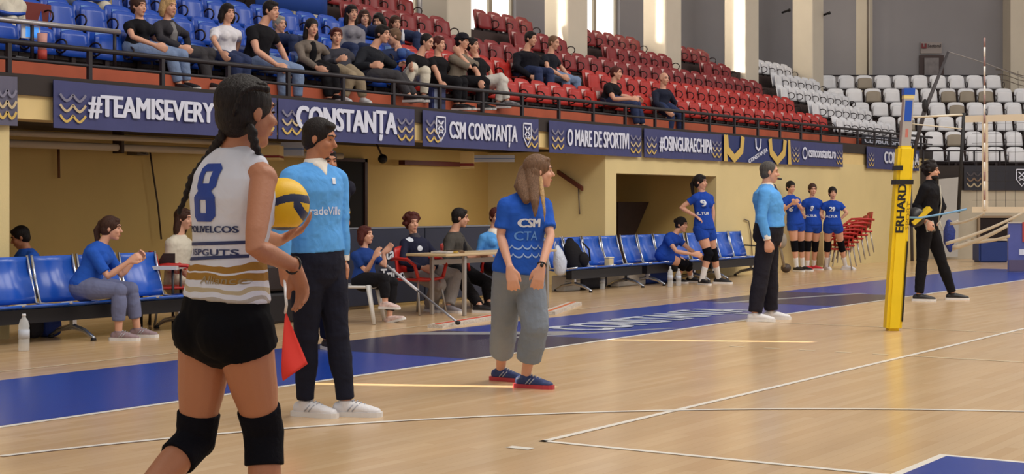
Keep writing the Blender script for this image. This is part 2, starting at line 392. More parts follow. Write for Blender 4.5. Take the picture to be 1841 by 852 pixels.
# thin pipes on the upper walls
for px, y0, y1 in ((1560, -60, 135),):
    t = thing('wall_cable', 'thin dark cable running down the right face of a cream pillar', 'cable', P(px, y1, 44.4))
    bm = NB(); tube(bm, [P(px, y0, 44.9), P(px, y1, 44.9)], .03, 6); at_parent(bm, t); obj('cable', bm, M('grey_cable', (120, 108, 96), .6), t)
for k, (px, py) in enumerate(((1414, 20), (1486, 25))):
    t = thing('wall_lamp', ['small dark lamp bracket on the upper wall left of the pillar', 'small dark lamp bracket on the upper wall right of the pillar'][k], 'lamp', P(px, py, 42.6))
    bm = NB(); tube(bm, [P(px-8, py+3, 42.6), P(px, py, 42.5), P(px+6, py-3, 42.4)], .03, 6); at_parent(bm, t); obj('bracket', bm, M('black_metal', (30, 28, 30), .5, metal=.4), t)
    bm = NB(); ell(bm, P(px+4, py-1, 42.3), (.09, .05, .035)); at_parent(bm, t); obj('lamp_head', bm, M('black_metal', (30, 28, 30)), t)

# under the balcony ---------------------------------------------
white_pipe = M('white_pipe', (206, 192, 170), .5); bracket_m = M('dark_bracket', (58, 42, 34), .6); redp = M('red_stripe', (136, 34, 26), .6)
t = thing('heating_pipe', 'two long white pipes hung side by side under the balcony at left', 'pipe', (10.5, 14.4, 2.1))
bm = NB(); tube(bm, [(9.9, 14.5, 2.02), (17.5, 14.5, 2.02)], .045, 12); at_parent(bm, t); obj('pipe', bm, white_pipe, t)
bm = NB(); tube(bm, [(9.9, 14.35, 2.13), (17.0, 14.35, 2.13)], .035, 12); at_parent(bm, t); obj('pipe', bm, white_pipe, t)
for x in (11.6, 13.3, 15.2, 17.0):
    bm = NB(); box(bm, (x-.02, 14.42, 1.95), (x+.02, 14.58, 2.22)); at_parent(bm, t); obj('bracket', bm, bracket_m, t)
for k, (x0, y0, x1, y1, lab) in enumerate(((468, 262, 506, 288, 'cream beam end with a red stripe under the balcony left of the near line judge'), (828, 274, 852, 303, 'cream beam end with a red stripe under the balcony right of the dark doorway'))):
    Yb = 13.6; Zb = ZY((x0+x1)/2, Yb); c = WY((x0+x1)/2, (y0+y1)/2, Yb)
    t = thing('beam_end', lab, 'beam', c); s = Zb/F_PX; hw = (x1-x0)/2*s; hh = (y1-y0)/2*s
    bm = NB(); obox(bm, (0, 0, hh*.3), RGT*hw, FWD*.2, UP*hh*.7); obj('beam', bm, M('cream_fascia', (226, 200, 140)), t)
    bm = NB(); obox(bm, (0, 0, -hh*.55), RGT*hw*1.01, FWD*.205, UP*hh*.16); obj('red_band', bm, redp, t)
    bm = NB(); obox(bm, (0, 0, -hh*.85), RGT*hw*1.01, FWD*.205, UP*hh*.14); obj('lower_band', bm, M('cream_fascia', (226, 200, 140)), t)
lampm = M('pale_lamp_cover', (205, 216, 240), .4)
for k, (x0, y0, x1, y1, lab) in enumerate(((507, 256, 545, 280, 'pale blue box lamp under the balcony beside the near line judge'), (852, 279, 925, 291, 'long pale lamp box under the balcony behind the standing woman'))):
    Yb = 13.9; Zb = ZY((x0+x1)/2, Yb); c = WY((x0+x1)/2, (y0+y1)/2, Yb); s = Zb/F_PX
    t = thing('lamp_box', lab, 'lamp', c); hw = (x1-x0)/2*s; hh = (y1-y0)/2*s
    bm = NB(); obox(bm, (0, 0, 0), RGT*hw, FWD*.1, UP*hh); obj('casing', bm, lampm, t)
    bm = NB(); obox(bm, (0, 0, 0), RGT*hw*1.01, FWD*.102, UP*hh*.08); obj('seam', bm, M('blue_seam', (90, 130, 200), .5), t)
    area('under_balcony_lamp', c+V((0, .1, -.09)), c+V((0, .6, -2)), hw*2, .15, (4, 9)[k], (1, .94, .84), 180)
t = thing('ledge', 'dark red ledge strip on the recess wall above the officials', 'ledge', WY(780, 294, 14.9))
bm = NB(); obox(bm, (0, 0, 0), (XY(828, 14.9)/2-XY(715, 14.9)/2, 0, 0), (0, .06, 0), (0, 0, .035)); obj('strip', bm, M('dark_red_strip', (92, 34, 24), .6), t)
t = thing('projector', 'small dark box camera fixed to the recess wall near the pipes', 'camera', WY(247, 272, 15.1))
bm = NB(); box(bm, (-.1, -.1, -.05), (.1, .08, .05)); obj('casing', bm, M('grey_case', (105, 92, 76), .5), t)
bm = NB(); loft(bm, [(-.02, -.1, 0), (-.02, -.16, -.01)], [.03, .03], cap=(0, 0)); obj('lens', bm, M('black_metal', (30, 28, 30)), t)
t = thing('ceiling_camera', 'small dark dome camera hanging under the balcony beside the doorway', 'camera', WY(688, 283, 14.3))
bm = NB(); ell(bm, (0, 0, -.02), .07); obj('dome', bm, M('black_metal', (30, 28, 30)), t)
bm = NB(); tube(bm, [(0, 0, .0), (-.12, .02, .2)], .015); obj('arm', bm, bracket_m, t)
t = thing('wall_cable', 'thin dark cable hanging down the recess wall from the pipes', 'cable', WY(270, 260, 15.1))
bm = NB(); q = [WY(268, 262, 15.12), WY(275, 310, 15.12), WY(284, 370, 15.12), WY(290, 430, 15.12)]; tube(bm, [p-t.location for p in q], .012, 6); obj('cable', bm, bracket_m, t)
t = thing('wall_cable', 'short thick dark cable on the recess wall left of the pipes bracket', 'cable', WY(106, 270, 15.1))
bm = NB(); q = [WY(105, 262, 15.12), WY(106, 320, 15.12)]; tube(bm, [p-t.location for p in q], .018, 6); obj('cable', bm, M('brown_cable', (120, 78, 46), .6), t)
# dark doorway
d = thing('door_2', 'x', 'door', (XY(613, YREC), YREC-.03, 0)); del d['label']; del d['category']; d['kind'] = 'structure'
x0, x1 = XY(560, YREC-.03)-d.location.x, XY(651, YREC-.03)-d.location.x; hd = WY(613, 290, YREC-.03).z
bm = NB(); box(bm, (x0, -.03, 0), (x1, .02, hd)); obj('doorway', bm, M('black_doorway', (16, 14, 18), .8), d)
bm = NB(); box(bm, (x0-.06, -.06, 0), (x0, .02, hd+.05)); box(bm, (x1, -.06, 0), (x1+.06, .02, hd+.05)); box(bm, (x0-.06, -.06, hd), (x1+.06, .02, hd+.05)); obj('door_frame', bm, M('dark_wood_frame', (60, 26, 20), .5), d)
# hand rail on the return wall
t = thing('handrail', 'dark red wooden hand rail sloping down the recess wall', 'handrail', (XR-.05, 14, 1.5))
r0 = P(1003, 309, 0); 
def WX(px, py, X):
    r = ray(px, py); return CAM + r*(X/r.x)
a, b = WX(1003, 309, XR-.06), WX(1047, 339, XR-.06)
bm = NB(); obox(bm, (a+b)/2, (b-a)/2, V((.03, 0, 0)), V((0, 0, .035))); at_parent(bm, t); obj('rail', bm, M('rail_wood', (92, 38, 26), .5), t)
c, e = WX(1040, 338, XR-.04), WX(1042, 385, XR-.04)
bm = NB(); tube(bm, [c, e], .012, 6); at_parent(bm, t); obj('chain', bm, M('grey_cable', (120, 108, 96)), t)
# stair underside in the portal
t = thing('stair_underside', 'dark sloping underside of a staircase inside the yellow portal', 'stairs', WY(1140, 424, 14.3))
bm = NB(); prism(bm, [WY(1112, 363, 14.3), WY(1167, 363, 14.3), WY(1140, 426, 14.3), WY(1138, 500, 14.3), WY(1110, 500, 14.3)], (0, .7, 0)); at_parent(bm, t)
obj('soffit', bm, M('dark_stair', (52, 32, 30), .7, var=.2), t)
# cable with a hook and vertical conduit on the right wall
t = thing('wall_cable', 'thin grey cable looped down the yellow wall beside the last blue bench', 'cable', WY(1345, 395, YW-.03))
q = [WY(1338, 394, YW-.03), WY(1346, 397, YW-.03), WY(1350, 420, YW-.03), WY(1353, 470, YW-.03)]
bm = NB(); tube(bm, [p-t.location for p in q], .012, 6); obj('cable', bm, M('grey_cable', (120, 108, 96)), t)
t = thing('wall_panel', 'grey box panel low on the yellow wall behind the three players', 'panel', WY(1466, 480, YW-.05))
q0, q1 = WY(1466, 480, YW-.05), WY(1476, 420, YW-.05)
bm = NB(); box(bm, (0, -.05, .02), (q1.x-q0.x, .05, q1.z)); obj('casing', bm, M('tan_panel', (176, 150, 100), .7), t)

# railing along the balcony ---------------------------------------
railm = M('dark_railing', (44, 40, 46), .45, metal=.3)
t = thing('balcony_railing', 'long dark metal railing with two bars along the front of the balcony', 'railing', (12, YW+.05, 2.65))
def bar(name, x0, x1, z, r, y=YW+.05):
    bm = NB(); tube(bm, [V((x0, y, z))-t.location, V((x1, y, z))-t.location], r, 8); obj(name, bm, railm, t)
bar('top_rail', 6, 38.4, 2.97, .028); bar('middle_rail', 6, 38.4, 2.80, .018)
x = 6.25
while x < 38.3:
    bm = NB(); b_ = t.location; box(bm, (x-.025-b_.x, YW+.03-b_.y, 0), (x+.025-b_.x, YW+.07-b_.y, .32)); obj('post', bm, railm, t); x += 1.045
t = thing('stand_handrail', 'short silver hand rail above the first seats at far left', 'handrail', (9, 13.5, 2.86))
pa, pb = WY(-120, 22, 13.55), WY(215, 58, 13.55)
bm = NB(); tube(bm, [pa-t.location, pb-t.location], .03, 10); obj('rail', bm, M('silver_rail', (170, 166, 170), .3, metal=.7), t)
for f in (.1, .5, .97):
    q = pa.lerp(pb, f)-t.location; bm = NB(); tube(bm, [(q.x, q.y, 0), q], .02, 8); obj('post', bm, railm, t)
# railing along the top of the end stand
t = thing('end_railing', 'thin dark railing behind the top row of white seats', 'railing', SC(11, 44.2, 4.2))
bm = NB()
tube(bm, [SC(8.0, 43.6, 4.86)-t.location, SC(13.3, 43.6, 4.86)-t.location], .025, 6); obj('top_rail', bm, railm, t)
for i in range(11):
    bm = NB(); r_ = 8.0+i*.53; tube(bm, [SC(r_, 43.6, 4.3)-t.location, SC(r_, 43.6, 4.86)-t.location], .018, 6); obj('post', bm, railm, t)
t = thing('end_front_railing', 'dark railing in front of the lowest white seats above the black banner', 'railing', SC(12, ZC+.05, 2.2))
bm = NB()
for z in (2.62, 2.35): tube(bm, [SC(Rc, ZC+.1, z)-t.location, SC(12.0, ZC+.1, z)-t.location], .022, 6)
obj('rails', bm, railm, t)
for i in range(4):
    bm = NB(); r_ = Rc+.1+i*.62; tube(bm, [SC(r_, ZC+.1, 2.1)-t.location, SC(r_, ZC+.1, 2.64)-t.location], .025, 6); obj('post', bm, railm, t)

# banners ---------------------------------------------------------
navy = M('navy_banner', (58, 62, 112), .6, var=.06, bump=.15, bscale=5)
navyd = M('deep_blue_banner', (34, 48, 104), .6, var=.06)
letter = M('banner_white', (214, 218, 236), .6); gold = M('banner_gold', (206, 174, 92), .6); fade = M('banner_grey_wave', (124, 122, 142), .6); paleg = M('banner_pale_gold', (196, 176, 138), .6)
def arc_strip(bm, pts, wd, nrm, upv):
    """flat ribbon through points"""
    prev = None
    for i in range(len(pts)):
        tdir = (pts[min(i+1, len(pts)-1)]-pts[max(i-1, 0)]).normalized(); s = nrm.cross(tdir)*wd/2
        cur = (bm.verts.new(pts[i]-s), bm.verts.new(pts[i]+s))
        if prev: bm.faces.new((prev[0], prev[1], cur[1], cur[0]))
        prev = cur
def waves(par, o, ex, nrm, x0, wdt, H, k=2, mats=(fade, paleg, gold)):
    for row, mt in enumerate(mats):
        bm = NB(); base = H*(.58-.22*row); a = wdt/k
        for j in range(k):
            pts = []
            for q in range(9):
                u = q/8; yy = math.pow(abs(2*u-1), 1.6)*.14*H
                pts.append(o+ex*(x0+a*(j+u))+UP*(base+yy)+nrm*.012)
            arc_strip(bm, pts, .028*H/.5, nrm, UP)
        obj('wave_motif', bm, mt, par)
def banner(label, o, ex, L, H, text=None, th=.45, tb=.3, tx=(.16, .84), mat=navy, wv=True, wk=2, nrm=V((0, -1, 0)), bold=.045, crest=(), group=None, mats=(fade, paleg, gold)):
    t = thing('banner', label, 'banner', o)
    bm = NB(); z = V((0, 0, 0)); N = 24
    f0, f1 = [], []
    for i in range(N+1):
        u = i/N; b = nrm*(.006+.008*math.sin(i*1.3)+.004*math.sin(i*2.9)); sag = -.008*math.sin(u*math.pi)
        f0.append((z+ex*L*u+b, z+ex*L*u+b*.4+UP*(H+sag)))
    vs_ = [(bm.verts.new(a), bm.verts.new(c)) for a, c in f0]
    wv_ = [(bm.verts.new(a-nrm*.01), bm.verts.new(c-nrm*.01)) for a, c in f0]
    for i in range(N):
        bm.faces.new((vs_[i][0], vs_[i+1][0], vs_[i+1][1], vs_[i][1])); bm.faces.new((wv_[i][0], wv_[i][1], wv_[i+1][1], wv_[i+1][0]))
        bm.faces.new((vs_[i][0], wv_[i][0], wv_[i+1][0], vs_[i+1][0])); bm.faces.new((vs_[i][1], vs_[i+1][1], wv_[i+1][1], wv_[i][1]))
    obj('fabric', bm, mat, t)
    if text:
        bm = lettering('t', text, None, None, ex*(L*(tx[0]+tx[1])/2)+UP*H*tb+nrm*.024, ex, UP, L*(tx[1]-tx[0]), H*th, bold=bold)
        obj('lettering', bm, letter, t)
    if wv:
        ww = min(.34, L*.16)
        waves(t, z+nrm*.012, ex, nrm, .02*L, ww, H, wk, mats); waves(t, z+nrm*.012, ex, nrm, L-.02*L-ww, ww, H, wk, mats)
    for cx in crest:
        bm = NB(); c = ex*L*cx+UP*H*.5+nrm*.03; s = H*.34; w_ = s*.62
        sh = [(-w_, s), (w_, s), (w_, -.2*s), (0, -s), (-w_, -.2*s)]
        arc_strip(bm, [c+ex*a+UP*b for a, b in sh+[sh[0]]], .025, nrm, UP)
        arc_strip(bm, [c+ex*(-w_*.6)+UP*s*.7, c+ex*(w_*.6)+UP*s*.0, c+ex*(-w_*.5)+UP*(-s*.3)], .03, nrm, UP)
        arc_strip(bm, [c+ex*(w_*.6)+UP*s*.7, c+ex*(-w_*.6)+UP*s*.0, c+ex*(w_*.5)+UP*(-s*.3)], .03, nrm, UP)
        obj('crest', bm, letter, t)
    return t
EX = V((1, 0, 0)); YB = YW-.06; ZB0, ZB1 = 2.12, 2.61
def bpx(x0, x1, *a, **k):
    X0, X1 = XY(x0, YB), XY(x1, YB)
    return banner(a[0], V((X0, YB, ZB0)), EX, X1-X0, ZB1-ZB0, *a[1:], **k)
bpx(-190, 31, 'grey blue banner end with wave pattern at the far left of the balcony', None, mat=M('grey_banner', (92, 90, 112), .6))
bpx(96, 497, 'long navy banner reading TEAMISEVERYTHING behind the player with the ball', '#TEAMISEVERYTHING', th=.46, tb=.30, tx=(.13, .93))
bpx(500, 745, 'navy banner reading CONSTANȚA in big white letters behind the near line judge', 'CONSTANȚA', th=.60, tb=.29, tx=(.11, .85), bold=.05)
bpx(760, 968, 'navy banner reading CSM CONSTANȚA between two white crests', 'CSM CONSTANȚA', th=.50, tb=.27, tx=(.2, .79), crest=(.13, .88))
bpx(987, 1153, 'navy banner reading O MARE DE SPORTIVI', 'O MARE DE SPORTIVI', th=.52, tb=.26, tx=(.17, .84))
bpx(1158, 1297, 'navy banner reading OSINGURAECHIPA', '#OSINGURAECHIPA', th=.50, tb=.28, tx=(.17, .86))
tr_ = bpx(1299, 1418, 'blue banner with two gold tridents and slanted lettering', None, mat=navyd, wv=False)
tX = XY(1418, YB)-XY(1299, YB)
nY = V((0, -1, 0))
for cx in (.15, .80):
    bm = NB(); H = ZB1-ZB0; c = EX*tX*cx+nY*.03
    wq = tX*.12
    arc_strip(bm, [c+EX*(-wq)+UP*H*.98, c+EX*(-wq*.85)+UP*H*.45, c+UP*H*.12, c+EX*(wq*.85)+UP*H*.45, c+EX*wq+UP*H*.98], .16, nY, UP)
    obj('trident', bm, gold, tr_)
for cx in (0.0, .97):
    bm = NB(); c = EX*tX*cx+nY*.028; prism(bm, [c, c+EX*tX*.05, c+EX*tX*.03+UP*H, c+EX*(-.0)+UP*H], nY*.004); obj('gold_edge', bm, gold, tr_)
ex2 = (EX*.94+UP*.28).normalized(); up2 = (UP*.94-EX*.28).normalized()
bm = lettering('t', 'CONSTANȚA', None, None, EX*tX*.5+UP*H*.22+nY*.03, ex2, up2, tX*.30, H*.17, bold=.05); obj('lettering', bm, letter, tr_)
bm = NB(); c = EX*tX*.5+UP*H*.72+nY*.03; arc_strip(bm, [c+EX*-.12+UP*.11, c+EX*-.1+UP*-.05, c+UP*-.11, c+EX*.1+UP*-.05, c+EX*.12+UP*.11], .05, nY, UP); obj('emblem', bm, letter, tr_)
t8 = bpx(1421, 1515, 'navy banner with a round logo and the web address csmconstanta.ro', 'csmconstanta.ro', th=.34, tb=.36, tx=(.31, .84))
bm = NB(); L8 = XY(1515, YB)-XY(1421, YB); c = EX*L8*.24+UP*H*.5+nY*.03
arc_strip(bm, [c+EX*.11*math.cos(a*math.pi/8)+UP*.11*math.sin(a*math.pi/8) for a in range(17)], .04, nY, UP); obj('round_logo', bm, letter, t8)
bpx(1558, 1652, 'navy banner reading CONSTANȚA behind the yellow net post', 'CONSTANȚA', th=.56, tb=.30, tx=(.3, .98), bold=.05)
# black banner on the chamfered end
Rb = (1733-CX)/F_PX*(ZC-.05)
banner('black banner with gold waves and a white crest below the white end seats', SC(Rb, ZC-.06, 1.66), RGT, 3.3, .6, None, mat=M('black_banner', (34, 34, 46), .6, var=.1), wv=True, nrm=-FWD, crest=(.42,), wk=2, mats=(M('dull_wave', (70, 64, 70), .6), M('dull_gold_wave', (120, 96, 78), .6), M('pale_wave', (170, 156, 130), .6)))
# ================================================================== STADIUM SEATS
def shell(bm, fn, nu, nv, th, mi=0):
    """curved sheet fn(u,v)->Vector with thickness th along its normal"""
    A = [[V(fn(i/nu, j/nv)) for j in range(nv+1)] for i in range(nu+1)]
    def nrm(i, j):
        a = A[min(i+1, nu)][j]-A[max(i-1, 0)][j]; b = A[i][min(j+1, nv)]-A[i][max(j-1, 0)]
        return a.cross(b).normalized()
    f = [[bm.verts.new(A[i][j]) for j in range(nv+1)] for i in range(nu+1)]
    g = [[bm.verts.new(A[i][j]-nrm(i, j)*th) for j in range(nv+1)] for i in range(nu+1)]
    def q(*v): ff = bm.faces.new(v); ff.material_index = mi; ff.smooth = True
    for i in range(nu):
        for j in range(nv):
            q(f[i][j], f[i+1][j], f[i+1][j+1], f[i][j+1]); q(g[i][j], g[i][j+1], g[i+1][j+1], g[i+1][j])
    for i in range(nu): q(f[i][0], g[i][0], g[i+1][0], f[i+1][0]); q(f[i][nv], f[i+1][nv], g[i+1][nv], g[i][nv])
    for j in range(nv): q(f[0][j], f[0][j+1], g[0][j+1], g[0][j]); q(f[nu][j], g[nu][j], g[nu][j+1], f[nu][j+1])
def make_seat(name, body, pan, plate, down, arm=True):
    t = thing(name, 'seat', 'seat', (0, 0, -50))
    def fb(u, v):
        x = (u-.5)*2; wv = .215*(1-.12*max(0, v-.75)/.25)
        return (x*wv, .46+.07*v-.045*x*x*1.0, .13+.37*v-(.035*abs(x)**4 if v > .9 else 0))
    bm = NB(); shell(bm, fb, 8, 5, .02); obj('backrest', bm, body, t)
    bm = NB()
    if down: shell(bm, lambda u, v: ((u-.5)*.40, .04+.40*v, .185-.02*math.sin(v*3)+.02*(2*u-1)**2), 6, 5, .03)
    else: shell(bm, lambda u, v: ((u-.5)*.40*(1-.1*v), .36+.035*v-.03*(2*u-1)**2, .12+.30*v-(.03*abs(2*u-1)**3 if v > .9 else 0)), 6, 5, .03)
    obj('seat_pan', bm, pan, t)
    bm = NB(); box(bm, (-.03, .38, 0), (.03, .5, .16)); box(bm, (-.24, .41, .08), (.24, .45, .12)); obj('bracket', bm, seat_metal, t)
    if arm:
        bm = NB(); r = .075
        tube(bm, [(.24, .30+r*math.cos(a*math.pi/6)*1.3, .22+r*math.sin(a*math.pi/6)) for a in range(-3, 10)], .011, 6); obj('armrest', bm, seat_metal, t)
    if plate:
        bm = NB(); shell(bm, lambda u, v: (-.07+.14*u, .446+.07*(.48+.36*v), .13+.37*(.48+.36*v)), 1, 1, .006); obj('number_plate', bm, plate, t)
    return t
seat_metal = M('seat_bracket', (40, 26, 28), .5, metal=.2)
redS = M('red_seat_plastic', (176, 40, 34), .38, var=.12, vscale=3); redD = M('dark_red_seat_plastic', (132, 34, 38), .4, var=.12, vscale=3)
blueS = M('blue_seat_plastic', (26, 74, 178), .25, var=.12); whiteS = M('white_seat_plastic', (226, 226, 232), .5, var=.06); beigeS = M('beige_seat_pan', (150, 138, 122), .5)
plateM = M('seat_plate', (214, 176, 172), .5); plateB = M('seat_plate_blue', (120, 160, 220), .4)
protos = {'red': make_seat('folding_seat', redS, redS, plateM, False), 'darkred': make_seat('folding_seat', redD, redD, plateM, False), 'blue': make_seat('folding_seat', blueS, blueS, plateB, False),
          'white': make_seat('folding_seat', whiteS, whiteS, None, False), 'whitebeige': make_seat('folding_seat', whiteS, beigeS, None, False, True),
          'reddown': make_seat('folding_seat', redS, redS, plateM, True), 'bluedown': make_seat('folding_seat', blueS, blueS, plateB, True)}
def occupied(n, x):
    for (rn, rx) in OCC:
        if rn == n and abs(rx-x) < .26: return True
    return False
ROWN = ['front row', 'second row', 'third row', 'fourth row', 'top row']
OCC = []        # filled by spectators list: (row, X)
def occ_px(row, px): OCC.append((row, XY(px, Y0+RUN*row+.3)))
for r_, px_ in ((0, 246), (0, 300), (0, 402), (0, 458), (0, 562), (0, 606), (0, 655), (0, 737), (0, 785), (0, 815), (0, 856), (0, 1092), (0, 1186), (1, 505), (1, 632), (1, 716), (1, 943), (1, 984), (2, 655), (2, 682), (2, 714), (2, 165), (1, 20)): occ_px(r_, px_)
blue_x0, blue_x1 = XY(450, 15.8), XY(595, 15.8)
def put_seats():
    for n in range(NR):
        y = Y0+RUN*n; z = H0+RISE*n; x = 8.6
        i = 0
        while x < side_end(n)-.1:
            i += 1; px = CX+F_PX*(x*RGT.x+(y+.45)*RGT.y)/(x*FWD.x+(y+.45)*FWD.y)
            blk = None
            if x < (18.0, 19.0, 19.4, 19.6, 19.6)[n]: col = 'blue'
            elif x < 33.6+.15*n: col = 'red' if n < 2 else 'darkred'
            elif x < 34.5+.25*n: col = None
            else: col = 'white'
            if n >= 3:                                 # rows that run between the pillars
                if any(p-PWID-.28 < x < p+.28 for p in PR): col = None
            if n == 3 and blue_x0 < x < blue_x1: col = None
            if 24.2 < x < 24.75 and n > 0: col = None      # narrow stair
            if -80 < px < 1660 and col:
                occ = occupied(n, x)
                key = col
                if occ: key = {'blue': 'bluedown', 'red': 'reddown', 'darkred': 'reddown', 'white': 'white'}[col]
                cn = {'red': 'red', 'darkred': 'dark red', 'blue': 'blue', 'white': 'white'}[col]
                side = {'red': 'along the side stand', 'darkred': 'along the side stand', 'blue': 'above the left half of the side balcony', 'white': 'at the far end of the side stand'}[col]
                if occ: lab = '%s stadium seat in the %s, pan down under a spectator' % (cn, ROWN[n])
                else: lab = '%s folding stadium seat in the %s %s' % (cn, ROWN[n], side)
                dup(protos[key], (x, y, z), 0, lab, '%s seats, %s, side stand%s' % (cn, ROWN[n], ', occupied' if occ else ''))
            x += .49
    for m in range(CR):
        R = cham_start(m)+.2; z = CZ0+RUN*m-.1; i = 0
        while R < R_END-1.2 and CX+F_PX*R/(z+.45) < 1900:
            k = 'white'
            if (m == 4 and i in (6, 7, 8, 2)) or (m == 2 and i in (1, 9)) or (m == 1 and i in (2, 8)) or (m == 3 and i in (5,)) or (m == 5 and i == 3): k = 'whitebeige'
            if m == 5 and R > 13.4: break
            hnm = ['lowest row', 'second row', 'third row', 'fourth row', 'fifth row', 'top row'][m]
            lab = ('white stadium seat in the %s of the end stand' % hnm) + (' with a beige pan' if k != 'white' else '')
            p = SC(R, z, CH0+RISE*m)
            dup(protos[k], p, YAW-math.pi/2, lab, 'white seats, %s, end stand%s' % (hnm, ', beige pan' if k != 'white' else ''))
            R += .50; i += 1
put_seats()
for p in protos.values():
    for c in list(p.children): bpy.data.objects.remove(c, do_unlink=True)
    bpy.data.objects.remove(p, do_unlink=True)
# blue sheet behind the blue seats
t = thing('blue_sheet', 'plain blue sheet stretched above the blue seats', 'sheet', P(520, 15, 25.0))
bm = NB(); a, b = WY(458, 22, 15.8), WY(587, 10, 15.8); sh0 = V((a.x, 16.3, 4.8)); 
shell(bm, lambda u, v: (a.x+(b.x-a.x)*u, 15.78+.01*math.sin(u*9), 4.22+1.0*v), 10, 3, .01); at_parent(bm, t); obj('fabric', bm, M('royal_blue_sheet', (34, 74, 160), .7, var=.05), t)
# white-edged front of the white seats: small banner with blocky marks
t = thing('banner', 'low black and white strip of blocky letters under the first white side seats', 'banner', (34.6, 13.3, 2.72))
bm = NB(); box(bm, (0, -.01, -.02), (3.7, .01, .20)); obj('fabric', bm, M('black_banner', (34, 34, 46)), t)
bm = lettering('t', 'CLUBUL SPORTIV', None, None, (1.85, -.02, .02), EX, UP, 3.5, .13, bold=.04); obj('lettering', bm, letter, t)

# ================================================================== NET POST, NET
NX = 16.55; PY = 5.87
def postP(): return G(1604, 594)
pb = postP(); lean = RGT*.068+UP; lean.normalize()
t = thing('net_post', 'padded bright yellow volleyball net post with a bare metal top', 'post', pb)
yel = M('yellow_padding', (246, 210, 18), .5, var=.05, bump=.1, bscale=6)
pa_ = RGT; pc_ = FWD
def pbox(bm, z0, z1, w, d, off=0): obox(bm, lean*((z0+z1)/2)+RGT*off, RGT*w/2, FWD*d/2, lean*(z1-z0)/2)
bm = NB(); q = bmesh.new(); pbox(q, 0, 1.96, .165, .2); bmesh.ops.bevel(q, geom=list(q.edges), offset=.03, segments=3, affect='EDGES'); merge(bm, q); obj('padding', bm, yel, t, smooth=False)
sil = M('brushed_post_metal', (190, 184, 180), .35, metal=.5)
bm = NB(); pbox(bm, 1.95, 2.50, .10, .10); obj('pole', bm, sil, t)
bm = NB(); pbox(bm, 2.22, 2.44, .075, .108, .0); obj('blue_panel', bm, M('blue_panel', (28, 84, 190), .4), t)
bm = NB(); pbox(bm, 2.50, 2.57, .115, .115); obj('cap', bm, M('blue_panel', (28, 84, 190)), t)
bm = NB(); pbox(bm, 2.46, 2.50, .105, .105); obj('collar', bm, M('pale_yellow_collar', (236, 216, 150), .5), t)
bm = NB(); pbox(bm, 2.05, 2.14, .03, .104); obj('red_mark', bm, M('faded_red_mark', (200, 120, 110), .5), t)
blackm = M('black_strap', (26, 24, 28), .6)
bm = NB(); pbox(bm, 1.55, 1.60, .185, .215); obj('strap', bm, blackm, t)
bm = NB(); pbox(bm, 1.70, 1.75, .06, .215, -.06); obj('buckle', bm, blackm, t)
bm = NB(); pbox(bm, .10, .95, .012, .04, .078); bmesh.ops.translate(bm, verts=bm.verts, vec=-FWD*.08); obj('lacing', bm, blackm, t)
ang = lean*1.0
bm = lettering('t', 'ERHARD', None, None, lean*1.3-FWD*.104-RGT*(-.02), lean, -RGT, .52, .085, bold=.03); 
obj('lettering', bm, blackm, t)
bm = lettering('t', 'SPORT', None, None, lean*1.22-FWD*.104-RGT*(-.075), lean, -RGT, .30, .035, bold=.01); obj('small_lettering', bm, M('dull_gold_print', (150, 120, 20), .6), t)
# net hung along Y at x = NX
ntop = 2.27; nbot = 1.28; y1 = 5.15; y0n = -4.6
t = thing('volleyball_net', 'white topped volleyball net with dark square mesh right of the yellow post', 'net', (NX, 0, 0))
band = M('net_band_white', (226, 212, 190), .7); cordm = M('net_cord', (44, 42, 48), .8)
def nb(name, ya, yb_, z0, z1, mt, th=.006):
    bm = NB(); box(bm, (-th, ya, z0), (th, yb_, z1)); return obj(name, bm, mt, t)
nb('top_band', y0n, y1+.1, ntop-.07, ntop, band); nb('bottom_band', y0n, y1, nbot-.03, nbot+.03, band)
bm = NB()
y = y0n
while y < y1: box(bm, (-.0016, y-.0016, nbot), (.0016, y+.0016, ntop-.07)); y += .1
z = nbot+.1
while z < ntop-.08: box(bm, (-.0016, y0n, z-.0016), (.0016, y1, z+.0016)); z += .1
obj('mesh', bm, cordm, t)
yb = WX(1771, 300, NX).y
nb('side_band', yb-.03, yb+.03, nbot, ntop, band, .009)
bm = NB(); e0, e1 = WX(1733, 203, NX), WX(1723, 382, NX); tube(bm, [V((0, e1.y, e1.z)), V((0, e0.y, e0.z))], .02, 8); obj('edge_rod', bm, blackm, t)
for px_, k in ((1766, 0),):
    a = thing('antenna', 'thin red and white net antenna rising above the net band', 'antenna', (NX-.02, yb, 0))
    for i in range(18):
        z0 = nbot+.1*i
        bm = NB(); tube(bm, [(0, 0, z0), (0, 0, z0+.1)], .011, 8); obj('segment', bm, [M('antenna_white', (240, 236, 232), .4), M('antenna_red', (158, 124, 120), .5)][i % 2], a)
ropem = M('pale_rope', (226, 216, 196), .7); ropeb = M('light_blue_rope', (120, 170, 214), .6)
ptop = pb+lean*2.26; pbot = pb+lean*1.2
t = thing('net_rope', 'pale rope from the top of the yellow post to the net band', 'rope', ptop)
bm = NB(); tube(bm, [V((0, 0, 0)), WX(1734, 206, NX)-ptop], .012, 6); obj('rope', bm, ropem, t)
t = thing('net_rope', 'thin rope from the post to the net below its top band', 'rope', ptop)
bm = NB(); tube(bm, [V((0, 0, -.06)), WX(1734, 232, NX)-ptop], .007, 6); obj('rope', bm, ropem, t)
t = thing('net_rope', 'light blue rope sagging from the yellow post to the bottom of the net', 'rope', pbot)
e = WX(1738, 376, NX); q = [V((0, 0, 0)), (e-pbot)*.3-UP*.03, (e-pbot)*.65-UP*.02, e-pbot]
bm = NB(); tube(bm, q, .012, 6); obj('rope', bm, ropeb, t)
